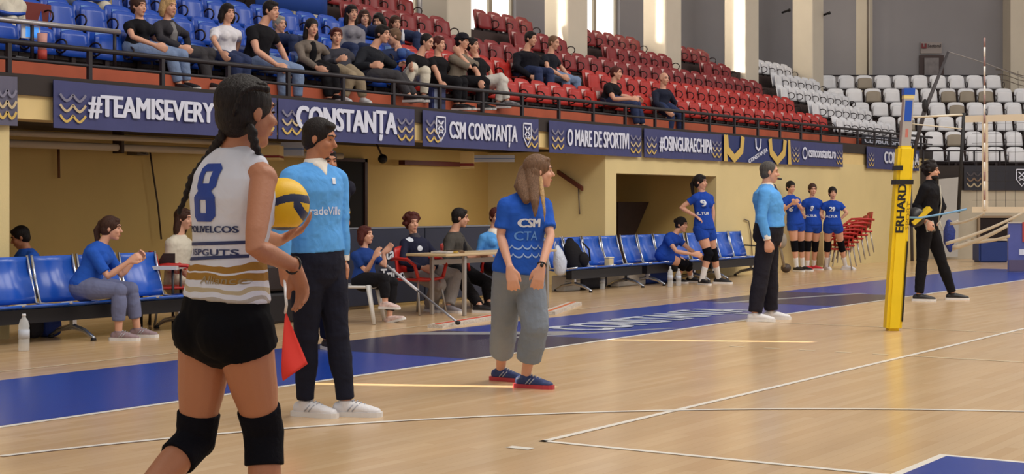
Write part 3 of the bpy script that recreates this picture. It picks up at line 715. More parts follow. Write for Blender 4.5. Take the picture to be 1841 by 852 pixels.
# slanting mast and its thin stays beyond the net
t = thing('camera_mast', 'dark slanting pole rising beside the end stand behind the net post', 'pole', P(1640, 470, 37.0))
m0, m1, m2 = P(1636, 300, 37.0), P(1662, 200, 37.0), P(1705, 93, 37.0)
bm = NB(); loft(bm, [p-t.location for p in (m0, m1, m2)], [.04, .055, .03], cap=(0, 0), n=8); obj('pole', bm, M('grey_mast', (70, 66, 70), .5), t)
bm = NB(); ell(bm, P(1663, 190, 36.95)-t.location, (.07, .07, .16)); obj('joint', bm, blackm, t)
bm = NB(); tube(bm, [m0-t.location, V((0, 0, 0))+UP*0], .04, 8); obj('lower_pole', bm, M('grey_mast', (70, 66, 70)), t)
bm = NB(); tube(bm, [m2-t.location, P(1770, 113, 38)-t.location, P(1841, 140, 39)-t.location], .012, 5); obj('stay', bm, M('pale_stay', (150, 146, 146), .5), t)
t = thing('wire_guard', 'thin wire guard curving down at the right end of the top row', 'wire', P(1800, 130, 43.5))
for k, dy in enumerate((0, 9, 18)):
    bm = NB(); q = [P(1790+4*dy/9, 125+dy, 43.5), P(1808, 126+dy, 43.4), P(1830, 134+dy, 43.2), P(1856, 140+dy, 43)]; tube(bm, [p-t.location for p in q], .012, 5); obj('wire', bm, M('grey_cable', (120, 108, 96)), t)
for k, xx in enumerate((1800, 1815, 1830)):
    bm = NB(); tube(bm, [P(xx, 128, 43.4)-t.location, P(xx+2, 205, 43.4)-t.location], .008, 5); obj('upright', bm, M('grey_cable', (120, 108, 96)), t)
# things at the foot of the end wall
t = thing('blue_container', 'dark blue plastic container standing against the pale end wall', 'container', G(1788, 472))
s = (G(1788, 472)-CAM).dot(FWD)/F_PX
bm = NB(); q = bmesh.new(); obox(q, FWD*.3+UP*20*s, RGT*27*s, FWD*.28, UP*20*s); bmesh.ops.bevel(q, geom=list(q.edges), offset=.04, segments=2, affect='EDGES'); merge(bm, q); obj('body', bm, M('container_blue', (26, 52, 122), .5, var=.1), t)
bm = NB(); obox(bm, FWD*.3+UP*41*s, RGT*28*s, FWD*.3, UP*1.5*s); obj('rim', bm, M('container_rim', (200, 188, 170), .5), t)
t = thing('dark_hatch', 'dark square opening in the end wall above the blue container', 'opening', P(1788, 432, ZC-.05))
bm = NB(); obox(bm, UP*.28, RGT*.37, FWD*.04, UP*.26); obj('recess', bm, M('very_dark_brown', (36, 26, 26), .9), t)
bm = NB()
for sx_ in (-1, 1): obox(bm, UP*.28+RGT*.39*sx_-FWD*.01, RGT*.025, FWD*.05, UP*.3)
obox(bm, UP*.57-FWD*.01, RGT*.41, FWD*.05, UP*.025); obj('frame', bm, M('tan_frame', (150, 128, 104), .6), t)
t = thing('pale_panel', 'tall pale grey panel leaning on the end wall behind the man in black', 'panel', P(1707, 465, ZC-.3))
bm = NB(); prism(bm, [P(1688, 322, ZC-.2)-t.location, P(1726, 318, ZC-.2)-t.location, P(1722, 462, ZC-.45)-t.location, P(1686, 462, ZC-.45)-t.location], FWD*.04); obj('board', bm, M('pale_grey_board', (176, 172, 168), .6, var=.05), t)
t = thing('strap_bundle', 'loose white straps hanging slackly from the bottom of the net at right', 'straps', P(1835, 384, 16.6))
sw = M('white_strap', (214, 204, 188), .7)
for k, (x0, y0, x1, y1, wd) in enumerate(((1700, 438, 1838, 383, .04), (1712, 446, 1812, 405, .055), (1735, 434, 1815, 424, .04), (1708, 402, 1770, 383, .035))):
    bm = NB(); A, B = P(x0, y0, 17.2+k*.1)-t.location, P(x1, y1, 16.7+k*.05)-t.location; mid = (A+B)/2-UP*.05
    shell(bm, lambda u, v: (A*(1-u)**2+mid*2*u*(1-u)+B*u*u)+UP*(wd*(v-.5)*(1-.3*u)), 10, 1, .006); obj('strap', bm, sw, t)
t = thing('ball_net_bag', 'dark blue mesh bag hanging low behind the man in black', 'bag', P(1706, 450, 31.5))
bm = NB(); loft(bm, [P(1706, 400, 31.5)-t.location, P(1707, 415, 31.5)-t.location, P(1706, 435, 31.5)-t.location, P(1708, 450, 31.5)-t.location], [.06, .12, .11, .04], n=12); obj('bag', bm, M('mesh_blue', (44, 60, 128), .7, var=.4, vscale=30), t)
bm = NB(); tube(bm, [P(1708, 403, 31.5)-t.location, P(1722, 396, 31.3)-t.location], .012); obj('cord', bm, ropem, t)
t = thing('display_board', 'upright blue and violet display board at the right edge with a white patch', 'board', G(1828, 489))
s = (G(1828, 489)-CAM).dot(FWD)/F_PX
bm = NB(); obox(bm, RGT*10*s+UP*45*s, RGT*26*s, FWD*.03, UP*44*s); obj('panel', bm, M('violet_blue_panel', (88, 96, 160), .4, var=.25, vscale=1.5), t)
bm = NB(); obox(bm, RGT*10*s+UP*12*s-FWD*.03, RGT*25*s, FWD*.01, UP*10*s); obj('lower_panel', bm, M('dusky_violet_panel', (96, 84, 110), .5), t)
bm = NB(); obox(bm, RGT*13*s+UP*36*s-FWD*.035, RGT*10*s, FWD*.01, UP*5*s); obj('white_patch', bm, M('board_white', (225, 225, 232), .5), t)
bm = NB(); obox(bm, RGT*12*s+UP*72*s-FWD*.035, RGT*3*s, FWD*.01, UP*18*s); obj('red_patch', bm, M('board_red', (190, 70, 60), .5), t)
bm = NB(); obox(bm, RGT*10*s+UP*89*s, RGT*27*s, FWD*.04, UP*1.2*s); obj('top_edge', bm, M('container_rim', (200, 188, 170)), t)

# ================================================================== BLUE BENCHES
bench_blue = M('bench_blue', (38, 94, 200), .25, var=.05, spec=.6); chrome = M('bench_chrome', (196, 200, 212), .18, metal=.9); bdark = M('bench_beam', (30, 30, 38), .4, metal=.3)
def bench(label, x0, n, y=12.8, tray=False, arms=(), group=None):
    pit = .57; t = thing('seat_bench', label, 'bench', (x0, y, 0), 0, group)
    for i in range(n):
        c = pit*(i+.5)
        bm = NB(); shell(bm, lambda u, v: (c+(u-.5)*.52, -.56+.5*v, .385-.05*math.sin(v*2.2)+.0*u), 2, 8, .02); obj('seat', bm, bench_blue, t)
        bm = NB(); shell(bm, lambda u, v: (c+(u-.5)*.5, -.07+.12*v-.02*math.sin(v*math.pi*2), .36+.46*v), 2, 8, .02); obj('backrest', bm, bench_blue, t)
        for sx_ in (-1, 1):
            bm = NB(); tube(bm, [(c+sx_*.26, -.555, .385), (c+sx_*.26, -.30, .35), (c+sx_*.26, -.08, .36), (c+sx_*.26, -.0, .6), (c+sx_*.255, .055, .83)], .014, 6); obj('side_frame', bm, chrome, t)
    L = n*pit
    if tray:
        bm = NB(); shell(bm, lambda u, v: (L+.05+.42*u, -.56+.45*v, .37), 2, 2, .02); obj('tray', bm, bench_blue, t); L += .45
    bm = NB(); box(bm, (.05, -.44, .2), (L-.05, -.34, .335)); obj('beam', bm, bdark, t)
    for x in ((.3, L-.35) if n < 5 else (.35, L*.5, L-.5)):
        bm = NB(); box(bm, (x-.025, -.35, .1), (x+.025, -.30, .28))
        loft(bm, [(x, -.62, .03), (x, -.5, .09), (x, -.33, .13), (x, -.12, .09), (x, 0.0, .03)], [.02, .025, .03, .025, .02], n=8); obj('leg', bm, chrome, t)
        for yy in (-.62, 0.0):
            bm = NB(); loft(bm, [(x, yy, 0), (x, yy, .03)], [.03, .025], cap=(0, 0)); obj('foot', bm, bdark, t)
    for a in arms:
        bm = NB(); tube(bm, [(a*pit, -.02, .56), (a*pit, -.35, .55), (a*pit, -.45, .5), (a*pit, -.42, .37)], .016, 6); obj('armrest', bm, blackm, t)
    return t
bench('long blue metal bench at far left with a woman in a blue shirt on it', 8.75, 6, y=12.62, tray=True)
bench('blue metal bench nearest the officials table with a black backpack on it', 20.25, 4)
bench('blue metal bench in the middle of the yellow portal with a seated player', 22.6, 4)
bench('blue metal bench at the far right end with a black armrest', 24.95, 4, arms=(4,))
# dark panel barrier behind the officials
t = thing('barrier', 'long navy advertising barrier behind the officials chairs', 'barrier', (14.2, 12.72, 0))
xb0, xb1 = XY(395, 12.72), XY(905, 12.72); t.location.x = xb0
nv = M('navy_barrier_cloth', (38, 42, 62), .6, var=.1); L = xb1-xb0
np_ = 3
for i in range(np_):
    bm = NB(); rbox(bm, (L*i/np_+.01, -.03, .04), (L*(i+1)/np_-.01, .03, 1.02), .01, 1); obj('panel', bm, nv, t)
bm = NB(); box(bm, (0, -.035, 1.02), (L, .035, 1.04)); obj('top_edge', bm, M('barrier_edge', (120, 122, 132), .4), t)
xa_ = XY(690, 12.7)-xb0
bm = lettering('t', 'Constanța', None, None, (xa_, -.045, .62), EX, UP, .95, .16, bold=.03); obj('lettering', bm, M('letter_white', (224, 226, 236), .5), t)
bm = lettering('t', 'TriMol', None, None, (xa_+.18, -.045, .35), EX, UP, .55, .15, bold=.03); obj('lettering', bm, M('letter_white', (224, 226, 236)), t)
# black pads left of it, seen behind the line judge
t = thing('equipment_case', 'low black padded case on the floor behind the near line judge', 'case', G(505, 583))
bm = NB(); rbox(bm, (-.7, .1, 0), (.75, .5, .34), .03, 2); obj('body', bm, M('black_case', (30, 28, 34), .5), t)
bm = NB(); rbox(bm, (-.7, .12, .36), (.75, .48, .66), .03, 2); obj('upper_case', bm, M('black_brown_case', (40, 30, 32), .6), t)

# ================================================================== CHAIRS, TABLE
redp_ = M('red_chair_plastic', (186, 38, 32), .35); chairleg = M('chair_leg_metal', (176, 172, 168), .3, metal=.6)
def red_chair(label, loc, rz, group=None, name='armchair'):
    t = thing(name, label, 'chair', loc, rz, group)
    bm = NB(); shell(bm, lambda u, v: ((u-.5)*.46, -.21+.42*v, .44-.015*math.sin(u*math.pi)+(.02 if v > .95 else 0)), 6, 6, .03); obj('seat', bm, redp_, t)
    bm = NB(); shell(bm, lambda u, v: ((u-.5)*.42, -.22-.05*v+.05*(2*u-1)**2, .5+.32*v-.03*abs(2*u-1)**3), 8, 5, .02); obj('backrest', bm, redp_, t)
    for s in (-1, 1):
        bm = NB(); tube(bm, [(s*.21, -.25, .66), (s*.30, -.1, .68), (s*.31, .1, .67), (s*.29, .2, .6), (s*.23, .2, .45)], .022, 8); obj('armrest', bm, redp_, t)
        for yy in (-1, 1):
            bm = NB(); tube(bm, [(s*.2, yy*.17, .43), (s*.25, yy*.24, 0)], .013, 8); obj('leg', bm, chairleg, t)
    return t
FA = lambda deg: math.radians(deg)+YAW-math.pi/2-math.pi/2          # screen facing angle -> z rotation for models facing +y
red_chair('red plastic armchair under the woman in the navy jacket beside the table', G(752, 564)*1, FA(322))
red_chair('red plastic armchair hidden behind the table under the man in the olive jacket', G(830, 550), FA(340))
red_chair('red plastic armchair partly hidden behind the player at left', G(312, 585), FA(20))
wp = M('white_chair_plastic', (214, 212, 210), .4)
t = thing('garden_chair', 'white plastic garden chair under the clapping girl', 'chair', G(640, 580), FA(352))
bm = NB(); shell(bm, lambda u, v: ((u-.5)*.46, -.22+.44*v, .43-.01*math.sin(u*math.pi)), 6, 6, .03); obj('seat', bm, wp, t)
bm = NB(); shell(bm, lambda u, v: ((u-.5)*(.46-.08*v), -.22-.12*v+.05*(2*u-1)**2, .44+.42*v-.04*abs(2*u-1)**3), 8, 5, .025); obj('backrest', bm, wp, t)
for s in (-1, 1):
    for yy in (-1, 1):
        bm = NB(); loft(bm, [(s*.2, yy*.19, .43), (s*.26, yy*.27, 0)], [(.055, .03), (.038, .022)], cap=(0, 0), n=8); obj('leg', bm, wp, t)
t = thing('officials_table', 'pale wooden officials table with metal legs and papers on it', 'table', (15.0, 10.85, 0))
bm = NB(); rbox(bm, (0, 0, .72), (2.45, .6, .75), .008, 2); obj('tabletop', bm, M('pale_table_wood', (198, 172, 132), .4, var=.05), t)
for x, y in ((.45, .06), (.45, .54), (2.3, .06), (2.3, .54)):
    bm = NB(); rbox(bm, (x-.022, y-.022, 0), (x+.022, y+.022, .72), .005, 1); obj('leg', bm, M('table_leg_metal', (168, 162, 156), .35, metal=.3), t)
for y in (.54,):
    bm = NB(); box(bm, (.45, y-.015, .6), (2.3, y+.015, .66)); obj('rail', bm, M('table_leg_metal', (150, 140, 122)), t)
for k, (px, lab, cl, w_, d_) in enumerate(((815, 'stack of white papers on the left part of the officials table', (214, 206, 200), .32, .22), (845, 'yellow folder lying on the officials table', (212, 176, 84), .3, .2), (872, 'brown clipboard with white sheet at the right of the officials table', (150, 116, 84), .28, .2))):
    p = P(px, 454, 18.9); t = thing('papers' if k != 1 else 'folder', lab, 'papers', (p.x, 11.12, .752), .3*k)
    bm = NB()
    for j in range(3): obox(bm, V((0.01*j, .01*j, .004+.008*j)), V((w_/2, .01*j, 0)), V((-.01*j, d_/2, 0)), UP*.003)
    obj('sheets', bm, M('paper_%d' % k, cl, .8), t)
# white side table at left behind the player, with a laptop
t = thing('side_table', 'small white topped table between the left bench and the seated person in white', 'table', P(290, 480, 17.3)*1)
t.location = V((t.location.x, t.location.y, 0)); hT = P(290, 480, 17.3).z
bm = NB(); obox(bm, UP*hT+RGT*.02, RGT*.2, FWD*.25, UP*.02); obj('tabletop', bm, wp, t)
for sx_ in (-1, 1):
    for sy_ in (-1, 1):
        bm = NB(); tube(bm, [RGT*.17*sx_+FWD*.2*sy_, RGT*.17*sx_+FWD*.2*sy_+UP*hT], .015); obj('leg', bm, bdark, t)
t = thing('laptop', 'dark brown laptop standing open on the small white table', 'laptop', V((t.location.x, t.location.y, hT+.02)))
bm = NB(); obox(bm, UP*.008+RGT*.02, RGT*.12, FWD*.1, UP*.008); obj('base', bm, M('dark_laptop', (48, 30, 28), .4), t)
bm = NB(); prism(bm, [RGT*-.06, RGT*.15, RGT*.15+UP*.13, RGT*.02+UP*.13], FWD*.01); obj('screen', bm, M('dark_laptop', (48, 30, 28)), t)

# stacked red chairs by the wall
for i in range(6):
    q = G(1545, 485); 
    c = red_chair('red armchair in the leaning stack by the yellow wall' + [' with the lowest seat', ', second from the bottom', ', third from the bottom', ', fourth from the bottom', ', fifth from the bottom', ', topmost'][i],
        q+RGT*(-.42+.10*i)+FWD*(.05*i+.1)+UP*(.0+.07*i), FA(180), 'stacked red armchairs')

# ================================================================== SMALL THINGS
def mop(label, headA, headB, handA, handB, stripe):
    t = thing('floor_mop', label, 'mop', (headA+headB)/2)
    o = t.location
    ax = (headB-headA)/2; pw = UP.cross(ax).normalized()*.09
    bm = NB(); obox(bm, UP*.02, ax, pw, UP*.02); obj('mop_head', bm, M('mop_white_fringe', (206, 196, 186), .9, bump=.9, bscale=40, var=.2, vscale=25), t)
    bm = NB(); obox(bm, UP*.043, ax*.97, pw*.16, UP*.006); obj('stripe', bm, M('mop_stripe_'+stripe, {'orange': (206, 112, 66), 'red': (200, 84, 60)}[stripe], .8), t)
    if handA:
        m = handA.lerp(handB, .45)
        bm = NB(); tube(bm, [handA-o, m-o], .017); obj('handle', bm, M('white_handle', (214, 212, 220), .35), t)
        bm = NB(); tube(bm, [m-o, handB-o], .013); obj('lower_handle', bm, M('steel_handle', (150, 150, 160), .3, metal=.5), t)
        bm = NB(); ell(bm, handB-o, (.03, .03, .025)); obj('joint', bm, blackm, t)
    return t
mop('wide floor mop with white fringe and red stripe, its pole leaning to the left', G(782, 590)-FWD*0, G(893, 572), P(696, 478, 18.3), G(823, 580, .05), 'red')
mop('wide floor mop with orange stripe lying right of the standing woman', G(985, 566), G(1034, 548), None, None, 'orange')
clear = bpy.data.materials.new('clear_plastic'); clear.use_nodes = True; b_ = clear.node_tree.nodes['Principled BSDF']
b_.inputs['Base Color'].default_value = (.9, .93, .96, 1); b_.inputs['Roughness'].default_value = .12; b_.inputs['Alpha'].default_value = .38
def bottle(label, p, h=.32, r=.043):
    t = thing('water_bottle', label, 'bottle', p)
    bm = NB(); loft(bm, [(0, 0, 0), (0, 0, .02*h), (0, 0, .3*h), (0, 0, .4*h), (0, 0, .68*h), (0, 0, .82*h), (0, 0, .9*h), (0, 0, .95*h)], [r*.9, r, r, r*.9, r, r*.75, r*.35, r*.33], cap=(0, 0), n=16); obj('bottle', bm, clear, t)
    bm = NB(); loft(bm, [(0, 0, .34*h), (0, 0, .58*h)], [r*1.02, r*1.02], cap=(0, 0), n=16); obj('wrapper', bm, M('bottle_label', (190, 196, 210), .5), t)
    bm = NB(); loft(bm, [(0, 0, .94*h), (0, 0, h)], [r*.38, r*.36], cap=(0, 0), n=12); obj('cap', bm, M('bottle_cap', (226, 228, 236), .4), t)
bottle('large clear water bottle on the floor in front of the left bench', G(43, 631), .34, .05)
bottle('clear water bottle on the floor left of the seated player', G(1205, 516), .33)
bottle('second clear water bottle beside the seated players shoes', G(1220, 514), .28)
bottle('clear water bottle between the seated and the standing player', G(1266, 510), .34)
bottle('clear water bottle on the floor behind the officials table leg', G(1083, 520), .28)
bkm = cloth('backpack_black', (28, 26, 30))
p = WY(1043, 478, 12.55)
t = thing('backpack', 'black backpack slumped on the blue bench nearest the table', 'backpack', V((p.x, 12.55, .36)))
bm = NB(); loft(bm, [(-.12, 0, .02), (-.1, .05, .18), (-.12, .1, .34), (-.1, .12, .40)], [(.19, .12), (.2, .13), (.15, .1), (.07, .06)], side=V((1, 0, 0)), n=16); obj('bag', bm, bkm, t)
bm = NB(); ell(bm, (-.06, -.1, .12), (.12, .07, .12)); obj('pocket', bm, bkm, t)
bm = NB(); tube(bm, [(.0, -.05, .38), (.1, -.1, .28), (.13, -.1, .1)], .014); obj('strap', bm, blackm, t)
p = WY(1012, 478, 12.5)
t = thing('plastic_bag', 'white plastic bag standing on the end of the bench beside the backpack', 'bag', V((p.x-.08, 12.5, .35)))
bm = NB(); loft(bm, [(0, 0, .0), (0, 0, .12), (-.02, .02, .27), (-.04, .03, .35)], [(.1, .09), (.12, .1), (.09, .06), (.05, .02)], n=14); obj('bag', bm, M('thin_white_plastic', (198, 206, 226), .35, bump=.8, bscale=14), t)
for s in (-1, 1):
    bm = NB(); tube(bm, [(-.07+.05*s, .03, .33), (-.05+.04*s, .03, .42), (-.03, .03, .34)], .008); obj('handle', bm, M('thin_white_plastic', (198, 206, 226)), t)
p = WY(1095, 470, 12.45)
t = thing('lunch_box', 'small pale yellow box on the blue bench right of the backpack', 'box', V((p.x, 12.45, .36)))
bm = NB(); rbox(bm, (-.07, -.05, 0), (.07, .05, .12), .015, 2); obj('box', bm, M('pale_yellow_box', (222, 200, 150), .5), t)
bm = NB(); rbox(bm, (-.075, -.055, .12), (.075, .055, .145), .008, 1); obj('lid', bm, M('cream_lid', (232, 222, 196), .5), t)
for k, (px0, px1, h, cl, lab) in enumerate(((1003, 1032, .24, (196, 190, 182), 'small white carton under the left end of the bench with the backpack'), (1036, 1083, .3, (34, 36, 52), 'dark bag under the bench with the backpack'), (1100, 1150, .3, (206, 200, 192), 'white carton under the gap between two blue benches'), (1152, 1200, .32, (26, 62, 150), 'blue sports bag under the middle blue bench'), (45, 70, .22, (30, 28, 40), 'dark bundle under the left bench beside the bottle'), (70, 102, .2, (40, 66, 150), 'blue shoe bag under the left bench'))):
    Yb = 12.75; x0, x1 = XY(px0, Yb), XY(px1, Yb)
    t = thing('carton' if k in (0, 2) else 'sports_bag', lab, 'box' if k in (0, 2) else 'bag', ((x0+x1)/2, Yb, 0)); hw = (x1-x0)/2
    bm = NB(); rbox(bm, (-hw, -.12, 0), (hw, .12, h), .02 if k in (0, 2) else .07, 3); obj('body', bm, M('small_box_%d' % k, cl, .7, var=.1), t)
    bm = NB(); box(bm, (-hw*.9, -.125, h*.62), (hw*.9, -.12, h*.66)) if k in (0, 2) else tube(bm, [(-hw*.4, -.1, h-.02), (0, -.1, h+.05), (hw*.4, -.1, h-.02)], .012); obj('seam' if k in (0, 2) else 'handle', bm, M('small_seam_%d' % (k % 2), (120, 110, 100), .7), t)
t = thing('grey_stand', 'slim grey stand with a dark foot behind the standing referee', 'stand', G(1413, 490))
bm = NB(); tube(bm, [P(1395, 405, 30.6)-t.location, P(1402, 440, 30.5)-t.location, P(1410, 480, 30.5)-t.location], .03); obj('tube', bm, M('grey_tube', (140, 128, 112), .5), t)
bm = NB(); ell(bm, (0, 0, .09), (.1, .1, .09)); obj('foot', bm, M('dark_foot', (70, 58, 54), .5), t)
bm = NB(); ell(bm, P(1405, 432, 30.5)-t.location, (.12, .1, .16)); obj('grey_pouch', bm, M('grey_pouch', (150, 140, 128), .7), t)
# things on the left of the balcony
t = thing('tablet_screen', 'small lit blue tablet screen on the balcony at far left', 'tablet', WY(55, 58, 13.6))
bm = NB(); obox(bm, (0, 0, 0), (.12, 0, 0), (0, .012, 0), (0, 0, .07)); obj('casing', bm, M('tablet_white', (220, 220, 230), .4), t)
bm = NB(); obox(bm, (.01, -.014, 0), (.085, 0, 0), (0, .002, 0), (0, 0, .055)); obj('screen', bm, M('lit_blue_screen', (70, 150, 240), .3, emit=.6), t)
t = thing('red_cup', 'red and white paper carton standing beside the lit tablet', 'carton', WY(76, 75, 13.5))
bm = NB(); loft(bm, [(0, 0, -.09), (0, 0, .09)], [.045, .055], cap=(0, 0), n=12); obj('carton', bm, M('pink_carton', (206, 150, 142), .6), t)
bm = NB(); loft(bm, [(0, 0, -.19), (0, 0, -.09)], [.05, .05], cap=(0, 0), n=12); obj('base', bm, M('red_carton', (176, 60, 50), .6), t)
for k, (px, lab) in enumerate(((50, 'wooden crate with brick red front at the left end of the front row'),)):
    t = thing('crate', lab, 'crate', WY(62, 36, 14.6))
    bm = NB(); rbox(bm, (-.25, 0, -.25), (.25, .4, .2), .01, 1); obj('box', bm, M('dark_red_crate', (116, 40, 34), .7), t)
for k, px in enumerate((693, 723)):
    t = thing('small_bottle', ['small white bottle on the seat back left of the denim jacket person', 'small white bottle on the seat back right of the denim jacket person'][k], 'bottle', WY(724+ (29 if k else 0), 66, 15.0))
    bm = NB(); loft(bm, [(0, 0, -.05), (0, 0, .04), (0, 0, .08)], [.03, .03, .012], n=10); obj('bottle', bm, M('white_bottle', (220, 220, 230), .4), t)
    bm = NB(); loft(bm, [(0, 0, .08), (0, 0, .11)], [.014, .014], n=8); obj('cap', bm, M('bottle_cap', (226, 228, 236)), t)
# blue upright beside the railing with a pale stripe
p = WY(788, 190, YW+.12)
t = thing('blue_upright', 'short blue upright with a pale face beside the railing', 'post', V((p.x, YW+.14, 2.6)))
bm = NB(); box(bm, (-.16, -.03, 0), (.16, .03, .36)); obj('plate', bm, M('deep_blue_plate', (34, 44, 92), .5), t)
bm = NB(); box(bm, (-.11, -.036, .02), (-.02, -.03, .33)); obj('pale_face', bm, M('pale_blue_plate', (150, 160, 190), .5), t)
# ================================================================== PEOPLE
skinA = M('skin_tan', (196, 140, 108), .55, bump=.08, bscale=60); skinB = M('skin_light', (216, 162, 136), .55, bump=.08, bscale=60); skinC = M('skin_warm', (178, 118, 86), .5, bump=.08, bscale=60)
eyew = M('eye_white', (225, 218, 210), .3); iris = M('eye_dark', (36, 24, 20), .2); lipm = M('lips', (168, 90, 82), .5)
def remesh(o, vox, it=4):
    m = o.modifiers.new('join', 'REMESH'); m.mode = 'VOXEL'; m.voxel_size = vox; m.use_smooth_shade = True
    s = o.modifiers.new('soften', 'SMOOTH'); s.factor = .5; s.iterations = it
    return o
CLOUD = bpy.data.textures.new('folds', 'CLOUDS'); CLOUD.noise_scale = .11; CLOUD.noise_depth = 2
def folds(o, st):
    d = o.modifiers.new('folds', 'DISPLACE'); d.texture = CLOUD; d.texture_coords = 'GLOBAL'; d.strength = st; d.mid_level = .35; return o
def fdir(phi): a = math.radians(phi); return RGT*math.cos(a)+FWD*math.sin(a)
def hand(bm, w, d, n, tdir, k, curl=.5, fr=1.0, spread=.0):
    d = d.normalized(); n = (n-d*n.dot(d)); n = n.normalized() if n.length > 1e-4 else d.orthogonal().normalized()
    t = d.cross(n)
    if t.dot(tdir) < 0: t = -t
    kn = w+d*.088*k
    loft(bm, [w-d*.01*k, w+d*.03*k, w+d*.06*k, kn], [(.028*k, .021*k), (.036*k, .018*k), (.040*k, .016*k), (.038*k, .013*k)], side=t, n=12)
    for i, (off, L) in enumerate(((.030, .072), (.0105, .080), (-.009, .075), (-.028, .060))):
        a = math.radians(12+26*curl); p = kn+t*off*k-d*.006*k; dd = (d+t*off*(2+8*spread)).normalized(); pts = [p-d*.01*k]; q = p
        for sgi, fl in enumerate((.42, .33, .25)):
            nn = (n-dd*n.dot(dd)).normalized()
            dd = (dd*math.cos(a)+nn*math.sin(a)).normalized(); a = math.radians(4+44*curl)
            q = q+dd*L*fl*k; pts.append(q)
        loft(bm, [pts[0], p]+pts[1:], [x*k*fr for x in (.0095, .0095, .0088, .0082, .007)], n=8)
    b = w+d*.022*k+t*.026*k; d2 = (d*.72+t*.62+n*.25).normalized(); d3 = (d*.92+t*.15+n*.35).normalized()
    loft(bm, [b, b+d2*.036*k, b+d2*.036*k+d3*.030*k, b+d2*.036*k+d3*.052*k], [x*k*fr for x in (.014, .0115, .0098, .008)], n=8)
class Body: pass
def person(label, Z, pel, neck, head, phi, hphi=None, armR=None, armL=None, legR=None, legL=None, H=1.75, fem=False, bulk=1.0,
           top=None, sleeve=.5, hem=.05, bottom=None, leg=1.9, wide=0.0, skin=None, shoe=None, sole=None, footphi=None, hair='short', hairmat=None,
           vox=.011, handR=None, handL=None, curl=.45, pitch=-6, pads=None, socks=None, sock_h=.3, shorts=False, collar=None, inner=None, sphi=None, cuffs=None,
           face=True, arms=True, wpel=None, watch=False):
    k = H/1.75; b = Body(); skin = skin or skinB; hphi = phi if hphi is None else hphi; sphi = phi if sphi is None else sphi
    vk = vox
    Fp = fdir(phi); Lp = fdir(phi+90); Ls = fdir(sphi+90); Fs = fdir(sphi)
    pc = P(pel[0], pel[1], Z) if wpel is None else wpel
    nc = near(pc, neck[0], neck[1], .47*k, neck[2] if len(neck) > 2 else 0)
    hc = near(nc, head[0], head[1], .17*k, head[2] if len(head) > 2 else 0)
    sw = (.156 if fem else .180)*k*(1+(bulk-1)*.4); hw = (.088 if fem else .085)*k
    trunk = (nc-pc).normalized()
    b.sR = nc-trunk*.102*k-Ls*sw; b.sL = nc-trunk*.102*k+Ls*sw; b.hR = pc-Lp*hw; b.hL = pc+Lp*hw
    b.pc, b.nc, b.hc, b.k, b.Fp, b.Lp, b.Ls, b.Fs = pc, nc, hc, k, Fp, Lp, Ls, Fs
    def chain(root, spec, L1, L2):
        (a, c) = spec
        if a[2] in ('g',): pass
        j1 = near(root, a[0], a[1], L1, a[2]) if len(a) < 4 else P(a[0], a[1], a[3])
        if len(c) > 3: return j1, P(c[0], c[1], c[3])
        if c[2] == 'g':
            foot = G(c[0], c[1]); j2 = foot+UP*.085*k
            # knee pulled so that both segments keep their length
            D = j2-root
            if D.length >= (L1+L2)*.995: j1 = root+D*(L1/(L1+L2))
            else:
                ax = D.normalized(); x = (L1*L1-L2*L2+D.length_squared)/(2*D.length); h = math.sqrt(max(0, L1*L1-x*x))
                pv = (j1-root); pv = pv-ax*pv.dot(ax)
                if pv.length < 1e-3: pv = Fp*1.0
                pv = pv-ax*pv.dot(ax); j1 = root+ax*x+pv.normalized()*h
        else: j2 = near(j1, c[0], c[1], L2, c[2])
        # keep lengths anatomical when the pixel ray is too near or far
        def lim(p, q, L):
            d = q-p; l = d.length
            return p+d*(min(max(l, L*.72), L*1.12)/l) if l > 1e-6 else q
        if c[2] != 'g': j1 = lim(root, j1, L1); j2 = lim(j1, j2, L2)
        return j1, j2
    ua, fa, th, sh = .285*k, .25*k, .42*k, .41*k
    if arms:
        if armR is None: armR = None; b.eR = b.sR+V((0, 0, -.26*k))+Fs*.05; b.wR = b.eR+V((0, 0, -.15*k))+Fs*.18*k
        else: b.eR, b.wR = chain(b.sR, armR, ua, fa)
        if armL is None: b.eL = b.sL+V((0, 0, -.26*k))+Fs*.05; b.wL = b.eL+V((0, 0, -.15*k))+Fs*.18*k
        else: b.eL, b.wL = chain(b.sL, armL, ua, fa)
    def legdef(h, s):
        kn = h+Fp*.40*k+Lp*s*.06*k-UP*.02; return kn, kn-UP*.41*k+Fp*.04
    b.kR, b.aR = chain(b.hR, legR, th, sh) if legR else legdef(b.hR, -1)
    b.kL, b.aL = chain(b.hL, legL, th, sh) if legL else legdef(b.hL, 1)
    org = V((pc.x, pc.y, min(b.aR.z, b.aL.z)-.085*k))
    b.org = org
    # ---- skin
    bm = NB(); bk = bulk
    def L(a, c, t): return a.lerp(c, t)
    if fem: TB = [(-.30, .120, .10), (-.12, .154, .112), (.03, .168, .122), (.20, .150, .108), (.40, .126, .092), (.58, .138, .104), (.72, .152, .116), (.84, .148, .100), (.93, .105, .074), (1.0, .052, .050)]
    else: TB = [(-.30, .120, .10), (-.12, .152, .112), (.03, .164, .120), (.20, .156, .114), (.40, .148, .106), (.58, .165, .116), (.72, .182, .124), (.84, .178, .108), (.93, .125, .080), (1.0, .060, .058)]
    def spine(t): return pc.lerp(nc, t)
